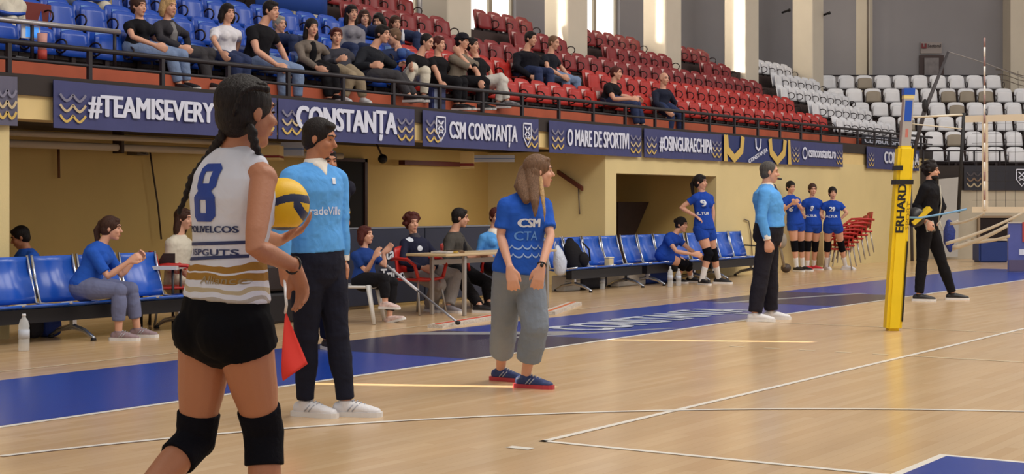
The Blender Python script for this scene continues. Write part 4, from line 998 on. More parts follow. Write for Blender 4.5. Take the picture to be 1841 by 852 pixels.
    def torso(bm, infl, t0=-.03, t1=1.0, cap=(1, 1), flare=0.0):
        tt = [t0]+[x[0] for x in TB if t0+.03 < x[0] < t1-.02]+[t1]
        pts, rr, sd = [], [], []
        for t in tt:
            for (ta, aa, ca), (tb_, ab, cb) in zip(TB, TB[1:]):
                if ta <= t <= tb_: f = (t-ta)/(tb_-ta); A_ = aa+(ab-aa)*f; C_ = ca+(cb-ca)*f; break
            s = bk if t < .85 else 1; belly = (1+(bk-1)*1.5) if t < .6 else s
            g = infl+flare*max(0, .6-t)
            pts.append(spine(t)+(Fs*.03*(bk-1)*4 if .05 < t < .6 and bk > 1.05 else V((0, 0, 0)))); rr.append((A_*k*s+g, C_*k*belly+g)); sd.append(Lp.lerp(Ls, max(0, min(1, t))).normalized())
        loft(bm, pts, rr, side=sd, cap=cap, n=22)
    torso(bm, 0)
    for s_ in (b.sR, b.sL):
        loft(bm, [nc-trunk*.005*k, s_.lerp(nc-trunk*.01*k, .55), s_], [.034*k, .040*k, (.050 if fem else .058)*k], n=12)
    if fem:
        for s_ in (-1, 1): ell(bm, spine(.66)+Fs*.085*k+Ls*s_*.062*k, (.055*k, .055*k, .06*k))
    for s_ in (-1, 1): ell(bm, pc-Fp*.055*k+Lp*s_*.066*k-UP*.02*k if (b.kR.z < pc.z-.25*k) else pc-Fp*.03*k+Lp*s_*.075*k, (.082*k*bk,)*3)
    am = .85 if fem else 1.0
    if arms:
        for s_, e, w_, hd, sgn in ((b.sR, b.eR, b.wR, handR, -1), (b.sL, b.eL, b.wL, handL, 1)):
            loft(bm, [s_, L(s_, e, .35), L(s_, e, .8), e, L(e, w_, .25), L(e, w_, .7), w_], [x*k*am for x in (.054, .050, .042, .038, .043, .034, .026)], n=14)
            d = (w_-e).normalized(); medial = -Ls*sgn; n_ = medial*1.0-UP*.2; td = Fs+UP*.4
            cu = curl; sp = 0
            if hd:
                if hd.get('to'): d = (near(w_, hd['to'][0], hd['to'][1], .17*k, hd['to'][2])-w_).normalized()
                if hd.get('n') is not None: n_ = hd['n']
                if hd.get('t') is not None: td = hd['t']
                cu = hd.get('curl', curl); sp = hd.get('spread', 0)
            hand(bm, w_, d, n_, td, k*(1.0 if vox < .008 else 1.08), cu, 1.0 if vox < .008 else 1.15, sp)
    for h_, kn, an in ((b.hR, b.kR, b.aR), (b.hL, b.kL, b.aL)):
        hm = 1.08 if fem else 1.0
        loft(bm, [h_, L(h_, kn, .25), L(h_, kn, .6), L(h_, kn, .9), kn, L(kn, an, .12), L(kn, an, .32), L(kn, an, .7), an],
             [x*k*y for x, y in zip((.088, .088, .074, .058, .056, .053, .058, .042, .036), (hm, hm, hm, 1, 1, 1, 1, 1, 1))], n=16)
    # head
    hp = math.radians(pitch); Fh0 = fdir(hphi); Uh = (hc-nc).normalized()*.35+UP*.65; Uh.normalize()
    Fh = (Fh0*math.cos(hp)+UP*math.sin(hp)); Fh = (Fh-Uh*Fh.dot(Uh)*.4).normalized(); Lh = UP.cross(Fh).normalized(); Uh = Fh.cross(Lh).normalized()
    b.Fh, b.Lh, b.Uh = Fh, Lh, Uh; AX = (Lh, Fh, Uh)
    q = k*1.0
    if arms or True:
        loft(bm, [nc-trunk*.03*k, nc.lerp(hc, .35)+Fh*-.005, hc-Uh*.05*q-Fh*.02*q], [(.058 if not fem else .050)*k, (.054 if not fem else .046)*k, .052*q], n=14)
        ell(bm, hc+Uh*.028*q-Fh*.012*q, (.074*q, .094*q, .090*q), AX, 20)
        ell(bm, hc-Uh*.035*q+Fh*.026*q, (.060*q, .062*q, .072*q), AX, 16)
        ell(bm, hc-Uh*.090*q+Fh*.055*q, (.030*q, .028*q, .024*q), AX, 12)
        ell(bm, hc-Uh*.066*q+Fh*.015*q, (.050*q, .062*q, .030*q), AX, 12)
        loft(bm, [hc+Uh*.018*q+Fh*.080*q, hc-Uh*.020*q+Fh*.105*q], [.008*q, .0135*q], n=8)
        for s_ in (-1, 1):
            ell(bm, hc-Uh*.022*q+Fh*.062*q+Lh*s_*.034*q, .026*q, None, 10)
            ell(bm, hc-Uh*.005*q-Fh*.008*q+Lh*s_*.077*q, (.009*q, .019*q, .031*q), AX, 10)
        ell(bm, hc+Uh*.036*q+Fh*.070*q, (.050*q, .018*q, .014*q), AX, 12)
        ell(bm, hc-Uh*.058*q+Fh*.082*q, (.024*q, .012*q, .012*q), AX, 10)
    body = remesh(obj('person', bm, skin, None, org), vox, 3)
    tag(body, label, 'person'); b.o = body
    def part(name, bm, mt, rm=True, v=None, it=5):
        for vv in bm.verts: vv.co -= org
        o = obj(name, bm, mt, body)
        if rm: remesh(o, v or vox, it)
        else: o.data.polygons.foreach_set('use_smooth', [True]*len(o.data.polygons))
        return o
    b.part = part
    if face:
        for s_ in (-1, 1):
            bm = NB(); ell(bm, hc+Uh*.0115*q+Fh*.0805*q+Lh*s_*.031*q, (.0115*q, .004*q, .0042*q), AX, 10); part('eye', bm, iris, False)
            bm = NB(); loft(bm, [hc+Uh*.034*q+Fh*.087*q+Lh*s_*.012*q, hc+Uh*.040*q+Fh*.084*q+Lh*s_*.034*q, hc+Uh*.033*q+Fh*.068*q+Lh*s_*.052*q], [.004*q, .0045*q, .003*q], n=6); part('eyebrow', bm, hairmat or iris, False)
        bm = NB(); ell(bm, hc-Uh*.056*q+Fh*.0915*q, (.020*q, .006*q, .0035*q), AX, 10); ell(bm, hc-Uh*.063*q+Fh*.0905*q, (.017*q, .006*q, .004*q), AX, 10); part('lips', bm, lipm, False)
    # ---- hair
    if hair:
        bm = NB()
        if hair != 'bald':
            vol = {'short': .010, 'curly': .013, 'cap': .012, 'crop': .006, 'tight': .012}.get(hair, .013)
            ell(bm, hc+Uh*.038*q-Fh*.024*q, ((.076+vol)*q, (.092+vol)*q, (.084+vol)*q), AX, 20)
            ell(bm, hc-Uh*.010*q-Fh*.045*q, ((.070+vol)*q, (.060+vol)*q, (.070+vol)*q), AX, 16)
            if hair in ('short', 'crop', 'curly'):
                for s_ in (-1, 1): ell(bm, hc+Uh*.018*q+Lh*s_*.064*q-Fh*.01*q, (.017*q, .035*q, .05*q), AX, 10)
            if hair in ('short', 'long', 'bob', 'pony', 'fringe'): ell(bm, hc+Uh*.090*q+Fh*.038*q, (.058*q, .040*q, .026*q), AX, 14)
            if hair == 'curly':
                rnd = random.Random(len(label))
                for i in range(40):
                    a = rnd.uniform(0, 6.28); e = rnd.uniform(-.5, 1.4); v_ = Lh*math.cos(a)*math.cos(e)+Fh*math.sin(a)*math.cos(e)+Uh*math.sin(e)
                    if v_.dot(Fh) > .30 and e < .85: continue
                    ell(bm, hc+Uh*.03*q-Fh*.02*q+v_*.100*q, .030*q, None, 8)
            dn = -UP
            if hair in ('long', 'hood'):
                for s_ in (-1, 0, 1):
                    a = hc+Lh*s_*.062*q-Fh*.04*q; loft(bm, [a, a-Uh*.12*q+Lh*s_*.012, a-UP*.24*q-Fh*(.03)], [(.036*q, .045*q), (.038*q, .045*q), (.022*q, .02*q)], side=Lh, n=10)
            if hair == 'bob':
                for s_ in (-1, 0, 1):
                    a = hc+Lh*s_*.068*q-Fh*.03*q; loft(bm, [a+Uh*.03*q, a-Uh*.06*q+Lh*s_*.018, a-Uh*.11*q+Lh*s_*.012], [(.034*q, .055*q), (.038*q, .055*q), (.025*q, .035*q)], side=Lh, n=10)
            if hair in ('pony', 'bun'):
                ell(bm, hc-Fh*.115*q+Uh*.045*q, .036*q if hair == 'pony' else .048*q, None, 12)
                if hair == 'pony': loft(bm, [hc-Fh*.12*q+Uh*.04*q, hc-Fh*.155*q-Uh*.03*q, hc-Fh*.14*q-UP*.17*q, hc-Fh*.11*q-UP*.25*q], [.026*q, .034*q, .028*q, .012*q], n=10)
            b.hair = part('hair', bm, hairmat, True, max(.0055, vox*.8), 2)
            if hair == 'cap':
                bm = NB(); loft(bm, [hc-Fh*.11*q+Uh*.03*q, hc+Fh*.075*q+Uh*.045*q], [(.088*q, .022*q), (.085*q, .02*q)], side=Lh, n=16)
                ell(bm, hc+Uh*.065*q-Fh*.01*q, (.086*q, .104*q, .07*q), AX, 16); loft(bm, [hc+Fh*.08*q+Uh*.05*q, hc+Fh*.155*q+Uh*.035*q], [(.07*q, .008*q), (.045*q, .006*q)], side=Lh, n=14)
                part('cap', bm, cloth('dark_cap', (32, 30, 38)), True)
        if hair == 'bald': pass
    # ---- clothes
    if top is not None:
        bm = NB(); inf = .013*max(k, 1)+.002
        torso(bm, inf, t0=-hem, cap=(0, 0), flare=.012)
        if fem:
            for s_ in (-1, 1): ell(bm, spine(.66)+Fs*.088*k+Ls*s_*.060*k, (.062*k, .062*k, .066*k))
        for s_, e, w_ in ((b.sR, getattr(b, 'eR', None), getattr(b, 'wR', None)), (b.sL, getattr(b, 'eL', None), getattr(b, 'wL', None))):
            if sleeve > 0:
                loft(bm, [nc-trunk*.024*k, s_.lerp(nc-trunk*.02*k, .55), s_], [.044*k, .053*k, (.064 if fem else .072)*k], n=14)
                if e is None: continue
                if sleeve <= 1:
                    loft(bm, [s_, L(s_, e, sleeve*.5), L(s_, e, sleeve)], [(.066 if fem else .073)*k, .066*k*am, .062*k*am+.004], cap=(1, 0), n=14)
                else:
                    f = sleeve-1
                    loft(bm, [s_, L(s_, e, .5), e, L(e, w_, f*.5), L(e, w_, f)], [(.064 if fem else .071)*k, .060*k*am, .054*k*am, .054*k*am, .041*k], cap=(1, 0), n=14); ell(bm, e, .056*k*am+.002)
            else:
                loft(bm, [nc-trunk*.022*k, s_.lerp(nc-trunk*.02*k, .6), s_.lerp(nc, .36)], [.048*k, .052*k, .054*k], n=14)
        b.top = part('shirt', bm, top, True, max(.006, vox*.85), 6); folds(b.top, (.016 if sleeve > 0 else .010)*k)
        if collar is not None:
            bm = NB(); loft(bm, [nc-trunk*.035*k+Fh*.01, nc.lerp(hc, .16)], [(.088*k, .084*k), (.064*k, .062*k)], side=Ls, cap=(0, 0), n=18)
            loft(bm, [nc-trunk*.075*k+Fs*.100*k, nc-trunk*.01*k+Fs*.062*k], [(.012*k, .014*k), (.060*k, .022*k)], side=Ls, n=10)
            part('collar', bm, collar, True, max(.006, vox*.8), 2)
        if inner is not None:
            bm = NB(); A = spine(.25)+Fs*(.108 if not fem else .100)*k; B = spine(.86)+Fs*(.093)*k
            loft(bm, [A, spine(.6)+Fs*.125*k, B], [(.05*k, .03*k), (.06*k, .035*k), (.04*k, .03*k)], side=Ls, n=12); part('inner_shirt', bm, inner, True)
        if cuffs is not None:
            for e, w_ in ((b.eR, b.wR), (b.eL, b.wL)):
                bm = NB(); loft(bm, [L(e, w_, .74), L(e, w_, .99)], [.047*k, .043*k], cap=(0, 0), n=14); part('cuff', bm, cuffs, True, max(.006, vox*.8), 2)
    if bottom is not None:
        bm = NB(); torso(bm, .010 if hem > -.05 else .016, t0=-.03, t1=.22, cap=(1, 0))
        for s_ in (-1, 1): ell(bm, pc-Fp*.057*k+Lp*s_*.066*k-UP*.02*k if (b.kR.z < pc.z-.25*k) else pc-Fp*.03*k+Lp*s_*.075*k, (.093*k*bk,)*3)
        for h_, kn, an in ((b.hR, b.kR, b.aR), (b.hL, b.kL, b.aL)):
            hm = 1.08 if fem else 1.0
            i_ = .014
            full = [(0, .088*hm+i_), (.3, .090*hm+i_), (.6, .076*hm+i_+wide*.6), (1, .060+i_+wide), (1.15, .058+i_+wide), (1.35, .060+i_+wide), (1.7, .048+i_+wide*1.1), (2, .043+i_+wide*1.1)]
            pts = []; rr = []
            for t, r in full:
                if t > leg: t_, r_ = leg, r
                else: t_, r_ = t, r
                pts.append(L(h_, kn, t_) if t_ <= 1 else L(kn, an, t_-1)); rr.append(r_*k)
                if t >= leg: break
            loft(bm, pts, rr, cap=(1, 0), n=16)
            if leg > 1: ell(bm, kn, (.064+i_+wide*.9)*k)
        b.bottom = part('shorts' if leg < .9 else 'trousers', bm, bottom, True, max(.006, vox*.85), 5)
        folds(b.bottom, (.016 if leg > .9 else .006)*k)
    if pads is not None:
        for h_, kn, an in ((b.hR, b.kR, b.aR), (b.hL, b.kL, b.aL)):
            bm = NB(); loft(bm, [L(h_, kn, .76), L(h_, kn, .9), kn, L(kn, an, .12), L(kn, an, .27)], [x*k+.013 for x in (.064, .060, .060, .056, .057)], cap=(0, 0), n=16)
            fdk = ((kn-h_).normalized()-(an-kn).normalized())
            if fdk.length > .15: ell(bm, kn+fdk.normalized()*.03*k, .056*k)
            part('knee_pad', bm, pads, True, max(.006, vox*.85), 4)
    if socks is not None:
        for kn, an in ((b.kR, b.aR), (b.kL, b.aL)):
            bm = NB(); loft(bm, [an-(kn-an).normalized()*.02, L(an, kn, sock_h*.5), L(an, kn, sock_h)], [.042*k, .046*k, .052*k], cap=(1, 0), n=14); part('sock', bm, socks, True)
    if shoe is not None:
        fps = footphi if footphi is not None else (phi, phi)
        for (kn, an), fp in zip(((b.kR, b.aR), (b.kL, b.aL)), fps):
            if isinstance(fp, (tuple, list)): Ff = (fdir(fp[0])*math.cos(math.radians(fp[1]))+UP*math.sin(math.radians(fp[1])))
            else: Ff = fdir(fp)
            Sf = UP.cross(Ff).normalized(); Uf = Ff.cross(Sf).normalized(); s0 = an-Uf*.085*k
            bm = NB()
            loft(bm, [s0-Ff*.048*k+Uf*.048*k, s0+Ff*.01*k+Uf*.052*k, s0+Ff*.08*k+Uf*.046*k, s0+Ff*.15*k+Uf*.036*k, s0+Ff*.195*k+Uf*.032*k],
                 [(.036*k, .042*k), (.040*k, .048*k), (.045*k, .042*k), (.046*k, .032*k), (.036*k, .024*k)], side=Sf, n=16)
            loft(bm, [s0+Ff*.02*k+Uf*.07*k, s0+Ff*.085*k+Uf*.066*k, s0+Ff*.14*k+Uf*.05*k], [(.022*k, .02*k), (.020*k, .02*k), (.018*k, .014*k)], side=Sf, n=10)
            loft(bm, [s0+Uf*.05*k, an+Uf*.012*k+(kn-an).normalized()*.0], [.040*k, .042*k], cap=(0, 0), n=14)
            so = part('shoe', bm, shoe, True, max(.0055, vox*.7), 3)
            if vox <= .0085:
                bl = NB()
                for x_, z_, w_ in ((.045, .101, .020), (.068, .094, .022), (.092, .087, .023), (.115, .077, .022)):
                    tube(bl, [s0+Ff*x_*k+Uf*(z_-.008)*k+Sf*w_*k, s0+Ff*(x_+.006)*k+Uf*(z_+.002)*k, s0+Ff*x_*k+Uf*(z_-.008)*k-Sf*w_*k], .0035, 6)
                for sd_ in (-1, 1):
                    for x_ in (.02, .05): tube(bl, [s0+Ff*x_*k+Uf*.035*k+Sf*sd_*.047*k, s0+Ff*(x_+.035)*k+Uf*.075*k+Sf*sd_*.034*k], .0045, 6)
                for vv in bl.verts: vv.co -= org
                obj('laces', bl, M('lace_grey', (170, 172, 182), .7), so)
            bm = NB()
            out = [(-.095, .022), (-.08, .036), (-.02, .040), (.05, .042), (.11, .048), (.16, .048), (.205, .038), (.228, .018)]
            ring = [(x, w) for x, w in out]+[(x, -w) for x, w in out[::-1]]
            prism(bm, [s0+Ff*x*k+Sf*w*k+Uf*.0 for x, w in ring], Uf*.03*k)
            for vv in bm.verts: vv.co -= org
            sl = obj('sole', bm, sole or M('sole_white', (228, 226, 226), .5), so)
    return b
def project_text(b, target, s, mat, name, center, ex, ey, wdt, hgt, nrm, bold=.02, lift=.004, rows=None, custom=None):
    """print wrapped onto a garment: every vertex is dropped along -nrm onto the evaluated surface"""
    dg = bpy.context.evaluated_depsgraph_get(); ev = target.evaluated_get(dg); me = ev.to_mesh()
    mw = b.o.matrix_world if False else Matrix.Translation(b.org)
    bvh = BVHTree.FromPolygons([mw @ v.co for v in me.vertices], [tuple(p.vertices) for p in me.polygons]); ev.to_mesh_clear()
    if custom is not None: bm = custom
    else:
        bm = text_bm(s, bold); xs = [v.co.x for v in bm.verts]; wd = max(xs)-min(xs); hd = max(v.co.y for v in bm.verts)
        for v in bm.verts: v.co = V((v.co.x/wd*wdt, v.co.y/hd*hgt, v.co.z))
    bmesh.ops.triangulate(bm, faces=bm.faces)
    for _ in range(4):
        es = [e for e in bm.edges if e.calc_length() > max(.012, wdt/40)]
        if not es: break
        bmesh.ops.subdivide_edges(bm, edges=es, cuts=1); bmesh.ops.triangulate(bm, faces=bm.faces)
    ex, ey, nrm = V(ex).normalized(), V(ey).normalized(), V(nrm).normalized()
    zo = {v: v.co.z*.0008 for v in bm.verts}
    for v in bm.verts:
        p = V(center)+ex*v.co.x+ey*v.co.y
        hit = bvh.ray_cast(p+nrm*1.2, -nrm)
        v.co = (hit[0]+nrm*(lift+zo.get(v, 0))) if hit[0] is not None else V((1e6, 0, 0))
    bmesh.ops.delete(bm, geom=[v for v in bm.verts if v.co.x > 1e5], context='VERTS')
    for vv in bm.verts: vv.co -= b.org
    return obj(name, bm, mat, b.o)
brown = hairm('brown', (70, 44, 34)); blackh = hairm('black', (30, 22, 22)); blond = hairm('blonde', (196, 160, 112)); greyh = hairm('grey', (84, 80, 78)); redb = hairm('redbrown', (84, 34, 28)); lightb = hairm('light_brown', (122, 92, 70))
padm = M('knee_pad_black', (18, 18, 25), .9, bump=.3, bscale=40, spec=.1); sockw = M('sock_white', (228, 226, 226), .85)
uni = cloth('uniform_blue', (30, 70, 168)); teeb = cloth('tee_blue', (38, 88, 188)); refb = cloth('referee_blue', (92, 162, 232)); navyt = cloth('navy_trousers', (26, 28, 44)); whitec = cloth('white_collar', (232, 226, 218))
blk = cloth('black', (22, 21, 26)); dgrey = cloth('dark_grey', (54, 52, 58)); jeans = cloth('jeans_light', (120, 138, 172), bscale=16); jeansd = cloth('jeans_dark', (48, 58, 92), bscale=16); creamc = cloth('cream', (214, 206, 190)); beige = cloth('beige', (150, 134, 112))
wshoe = M('shoe_white', (226, 224, 228), .5, bump=.2, bscale=30); bshoe = M('shoe_black', (26, 25, 30), .5)
LET = M('print_white', (222, 228, 240), .6)
# ---- the server with the ball (back to us)
def jersey():
    m = M('jersey_white', (216, 218, 230), .75, bump=.6, bscale=7, spec=.25); nt = m.node_tree; b = nt.nodes['Principled BSDF']
    g = nt.nodes.new('ShaderNodeTexCoord'); sp = nt.nodes.new('ShaderNodeSeparateXYZ'); nt.links.new(g.outputs['Object'], sp.inputs[0])
    n = nt.nodes.new('ShaderNodeTexNoise'); n.inputs['Scale'].default_value = 5; nt.links.new(g.outputs['Object'], n.inputs['Vector'])
    ma = nt.nodes.new('ShaderNodeMath'); ma.operation = 'MULTIPLY_ADD'; ma.inputs[1].default_value = .10; nt.links.new(n.outputs[0], ma.inputs[0]); nt.links.new(sp.outputs['Z'], ma.inputs[2])
    mr = nt.nodes.new('ShaderNodeMapRange'); mr.inputs[1].default_value = .9; mr.inputs[2].default_value = 1.9; nt.links.new(ma.outputs[0], mr.inputs[0])
    r = nt.nodes.new('ShaderNodeValToRGB'); r.color_ramp.interpolation = 'CONSTANT'; e = r.color_ramp.elements
    W = lin((216, 218, 230)); GD = lin((160, 118, 52)); GR = lin((176, 168, 160))
    e[0].position = 0; e[0].color = W; e[1].position = .165; e[1].color = W
    for p, c in ((.17, GR), (.185, W), (.205, lin((186, 170, 140))), (.222, W), (.245, GD), (.275, W), (.285, GD), (.31, W)):
        x = e.new(p); x.color = c
    nt.links.new(mr.outputs[0], r.inputs[0]); nt.links.new(r.outputs[0], b.inputs['Base Color'])
    return m
JN = (30, 62, 150)
b = person('young woman volleyball player seen from behind in white number 8 jersey holding a yellow ball', 5.74, (404, 584), (424, 268), (446, 204), 48, 40,
    armR=((457, 445, -1), (530, 478, 1)), armL=((455, 425, 1), (503, 432, 1)), legR=((474, 778, 1), (478, 998, 0)), legL=((352, 790, 1), (222, 925, -1)),
    H=1.86, fem=True, top=jersey(), sleeve=0, hem=-.15, bottom=M('black_shorts', (12, 12, 17), .8, bump=.2, bscale=10, spec=.1), leg=.20, skin=skinC, shoe=wshoe, footphi=(48, (50, -40)), hair='tight', hairmat=blackh, vox=.0065,
    handR={'to': (549, 535, 0), 'n': -FWD*.5-RGT*.6, 't': FWD*.5-RGT*.2, 'curl': .35}, handL={'to': (548, 410, 0), 'n': UP*1.0, 't': -FWD, 'curl': .25}, pads=padm, pitch=-4, socks=sockw)
S8 = b
# head hair extras: braids
def braid(b, pts, r, name='braid'):
    bm = NB(); n = 0
    for i in range(len(pts)-1):
        A, B = pts[i], pts[i+1]; m = max(2, int((B-A).length/(r*.8)))
        for j in range(m):
            t = j/m; f = (i+t)/(len(pts)-1); c = A.lerp(B, t); rr = r*(1-.45*f); sd = (RGT if n % 2 else -RGT)*rr*.22
            d = (B-A).normalized(); s = d.cross(FWD).normalized(); ell(bm, c+sd, (rr, rr, rr*1.25)); n += 1
    return b.part(name, bm, blackh, True, .005, 1)
Zp = 5.74
braid(b, [P(408, 222, Zp-.06), P(398, 245, Zp-.05), P(377, 277, Zp+.0), P(344, 320, Zp+.02), P(331, 361, Zp+.03), P(318, 388, Zp+.03)], .0165)
braid(b, [P(452, 232, Zp-.11), P(458, 262, Zp-.12), P(472, 290, Zp-.08)], .018)
for off_ in (-14, 8, 30):
    braid(b, [P(476+off_*.2, 152+abs(off_)*.3, Zp-.03-off_*.0018), P(446+off_*.3, 146+abs(off_)*.35, Zp-.06-off_*.0022), P(420+off_*.5, 165, Zp-.09-off_*.002), P(405+off_*.6, 195, Zp-.10-off_*.0018), P(404+off_*.4, 226, Zp-.07)], .0115, 'hair_braid')
ex = (fdir(48-90)); # screen-right along her back
nb_ = -b.Fp
# number 8 drawn as a closed ring pair
def eight():
    bm = NB()
    def ring(cx, cy, w, h, w2, h2, ch):
        o = [(-w+ch, -h), (w-ch, -h), (w, -h+ch), (w, h-ch), (w-ch, h), (-w+ch, h), (-w, h-ch), (-w, -h+ch)]
        i = [(-w2, -h2), (w2, -h2), (w2, -h2), (w2, h2), (w2, h2), (-w2, h2), (-w2, h2), (-w2, -h2)]
        O = [bm.verts.new((cx+x, cy+y, 0)) for x, y in o]; I = [bm.verts.new((cx+x, cy+y, 0)) for x, y in i]
        for a in range(8):
            c = (a+1) % 8
            try: bm.faces.new((O[a], O[c], I[c], I[a]))
            except ValueError: pass
    ring(0, .052, .052, .050, .018, .022, .018); ring(0, -.052, .057, .054, .018, .024, .020)
    bmesh.ops.remove_doubles(bm, verts=bm.verts, dist=.0001)
    return bm
blueN = M('number_blue', JN, .6)
bpy.context.view_layer.update()
def on(b, px, py, dz=-.12, Z=None): return P(px, py, (Z or 5.74)+dz)
up8 = (b.nc-b.pc).normalized()
project_text(b, b.top, '', blueN, 'number', on(b, 366, 345), ex, up8, .12, .2, nb_, custom=eight(), lift=.004)
project_text(b, b.top, 'POLIVELCOS', M('letter_navy', (36, 48, 96), .6), 'sponsor_print', on(b, 372, 418), ex, up8, .22, .024, nb_, bold=.03)
def bandbm(w, h0, h1, tilt=0):
    bm = NB(); n = 12
    a = [bm.verts.new((-w/2+w*i/n, h0+tilt*i/n, 0)) for i in range(n+1)]; c = [bm.verts.new((-w/2+w*i/n, h1+tilt*i/n, 0)) for i in range(n+1)]
    for i in range(n): bm.faces.new((a[i], a[i+1], c[i+1], c[i]))
    return bm
project_text(b, b.top, '', M('letter_navy', (36, 48, 96)), 'stripe', on(b, 378, 440), ex, up8, .28, .02, nb_, custom=bandbm(.26, -.006, .006, .01))
project_text(b, b.top, '', M('letter_navy', (36, 48, 96)), 'stripe', on(b, 378, 466), ex, up8, .28, .02, nb_, custom=bandbm(.26, -.008, .004, .015))
project_text(b, b.top, 'ISPGUTS', M('letter_navy', (36, 48, 96)), 'sponsor_print', on(b, 374, 459), ex, up8, .20, .022, nb_, bold=.02)
project_text(b, b.top, 'Alliance', M('letter_gold', (150, 130, 96), .6), 'sponsor_print', on(b, 408, 510), ex, up8, .15, .028, nb_, bold=.005)
bm = NB(); c = b.wR-(b.wR-b.eR).normalized()*.012; d = (b.wR-b.eR).normalized(); s1 = d.orthogonal().normalized(); s2 = d.cross(s1)
tube(bm, [c+s1*.031*math.cos(a*.393)+s2*.031*math.sin(a*.393) for a in range(17)], .004, 6); b.part('bracelet', bm, M('bracelet_black', (24, 20, 22), .4), False)
# the ball in her left hand
def ballpat(v):
    r, d, u = v.dot(RGT), v.dot(FWD), v.dot(UP)
    w = u-.18*math.sin(2.2*r+.4)*(1 if d < 0 else -1)
    if abs(w-.06) < .15: return 1
    if (r > .52 and w < 0 and abs(r-.62+.5*u) < .16): return 1
    if u < -.86: return 1
    if r < -.78 and u < .6: return 1
    return 0
def ball(label, c, R, pat=ballpat):
    bm = NB(); bmesh.ops.create_icosphere(bm, subdivisions=6, radius=R)
    for f in bm.faces: f.material_index = pat(f.calc_center_median().normalized()); f.smooth = True
    me = bpy.data.meshes.new('volleyball'); bm.to_mesh(me); bm.free(); me.materials.append(M('ball_yellow', (242, 192, 10), .45, bump=.1, bscale=200)); me.materials.append(M('ball_navy', (30, 42, 78), .45))
    o = bpy.data.objects.new('volleyball', me); C.objects.link(o); o.location = c; return tag(o, label, 'ball')
ball('yellow and navy volleyball resting on the left hand of the player in white', P(509, 367, 5.80), .097)

# ---- near line judge
b = person('line judge in light blue long sleeved polo and navy trousers holding a red flag', 9.97, (572, 478), (564, 292), (576, 250), 318, 345,
    armR=((506, 398, -1), (508, 482, -1)), armL=((612, 392, 0), (616, 470, 0)), legR=((556, 610, 0), (549, 748, 'g')), legL=((600, 610, 0), (622, 748, 'g')), H=1.82,
    top=refb, sleeve=1.95, hem=-.14, bottom=navyt, leg=1.95, wide=-.004, skin=skinC, shoe=wshoe, footphi=(335, 350), hair='short', hairmat=blackh, vox=.008, collar=whitec, cuffs=whitec, pitch=-18,
    handR={'to': (514, 512, 0), 'curl': .9}, handL={'to': (619, 510, 0), 'curl': .35})
bpy.context.view_layer.update()
project_text(b, b.top, 'TradeVille', LET, 'sponsor_print', P(578, 388, 9.85), fdir(48-6), UP, .26, .05, -fdir(138-6), bold=.01) if False else project_text(b, b.top, 'TradeVille', LET, 'sponsor_print', P(581, 386, 9.85), b.Lp, UP, .27, .05, b.Fp, bold=.01)
project_text(b, b.top, '', LET, 'badge', P(600, 325, 9.9), b.Lp, UP, .03, .03, b.Fp, custom=bandbm(.03, -.02, .02))
bm = NB(); ell(bm, b.hc-b.Uh*.093*b.k+b.Fh*.062*b.k, (.024, .020, .022), (b.Lh, b.Fh, b.Uh), 10); b.part('goatee', bm, blackh, False)
hr = b.wR+(near(b.wR, 514, 512, .17, 0)-b.wR)*.55
t = thing('line_flag', 'red line judge flag on a short white stick hanging from a hand', 'flag', hr)
f1 = near(hr, 515, 548, .2, -1)
bm = NB(); tube(bm, [V((0, 0, 0)), f1-hr, P(513, 562, 9.72)-hr], .009, 8); obj('stick', bm, wshoe, t)
bm = NB(); q = [P(513, 558, 9.72), P(552, 655, 9.75), P(508, 685, 9.66), P(496, 660, 9.6)]
def fl(u, v):
    A = q[0].lerp(q[1], u); B = q[0].lerp(q[3], u).lerp(q[2], u); p = A.lerp(B, v)-hr
    return p+FWD*(.025*math.sin(v*5+u*2)*u)
shell(bm, lambda u, v: fl(.02+.98*u, v), 12, 10, .003); obj('cloth', bm, M('flag_red', (206, 44, 34), .7, bump=.15, bscale=5), t)

# ---- standing woman in blue tee
bj = cloth('grey_blue_jeans', (128, 138, 152), bscale=14)
b = person('woman with long hair in a blue CSM tee and wide grey jeans looking right', 11.46, (932, 488), (946, 346), (970, 309), 302, 5,
    armR=((900, 424, 0, 11.36), (917, 482, 0, 11.20)), armL=((990, 424, 0, 11.40), (973, 480, 0, 11.20)), legR=((912, 585, 0), (900, 684, 'g')), legL=((955, 590, 0), (945, 697, 'g')), H=1.72, fem=True, bulk=1.12,
    top=teeb, sleeve=.75, hem=.02, bottom=bj, leg=1.64, wide=.026, skin=skinB, shoe=M('shoe_navy', (40, 58, 110), .5, var=.3, vscale=30), sole=M('sole_red', (190, 60, 70), .5), footphi=(325, 335), hair='long', hairmat=lightb, vox=.008,
    handR={'to': (924, 524, 0), 'n': FWD*.7-UP*.1, 't': RGT, 'curl': .12, 'spread': .5}, handL={'to': (964, 522, 0), 'n': FWD*.7-UP*.1, 't': -RGT, 'curl': .12, 'spread': .5}, pitch=4)
W = b
bm = NB(); Zw = 11.46
loft(bm, [P(957, 300, Zw-.05), P(960, 335, Zw-.12), P(962, 362, Zw-.2), P(962, 388, Zw-.22)], [(.05, .03), (.05, .03), (.034, .022), (.010, .01)], side=RGT, n=12)
loft(bm, [P(945, 305, Zw-.0), P(938, 335, Zw-.08), P(946, 360, Zw-.16)], [(.05, .04), (.06, .05), (.03, .03)], side=RGT, n=12)
b.part('hair_length', bm, lightb, True, .007, 2)
bm = NB(); loft(bm, [P(972, 320, Zw-.1), P(975, 350, Zw-.17), P(979, 380, Zw-.22), P(979, 398, Zw-.22)], [(.016, .014), (.018, .014), (.010, .008), (.004, .004)], side=RGT, n=8)
b.part('blonde_strand', bm, blond, True, .006, 1)
bpy.context.view_layer.update()
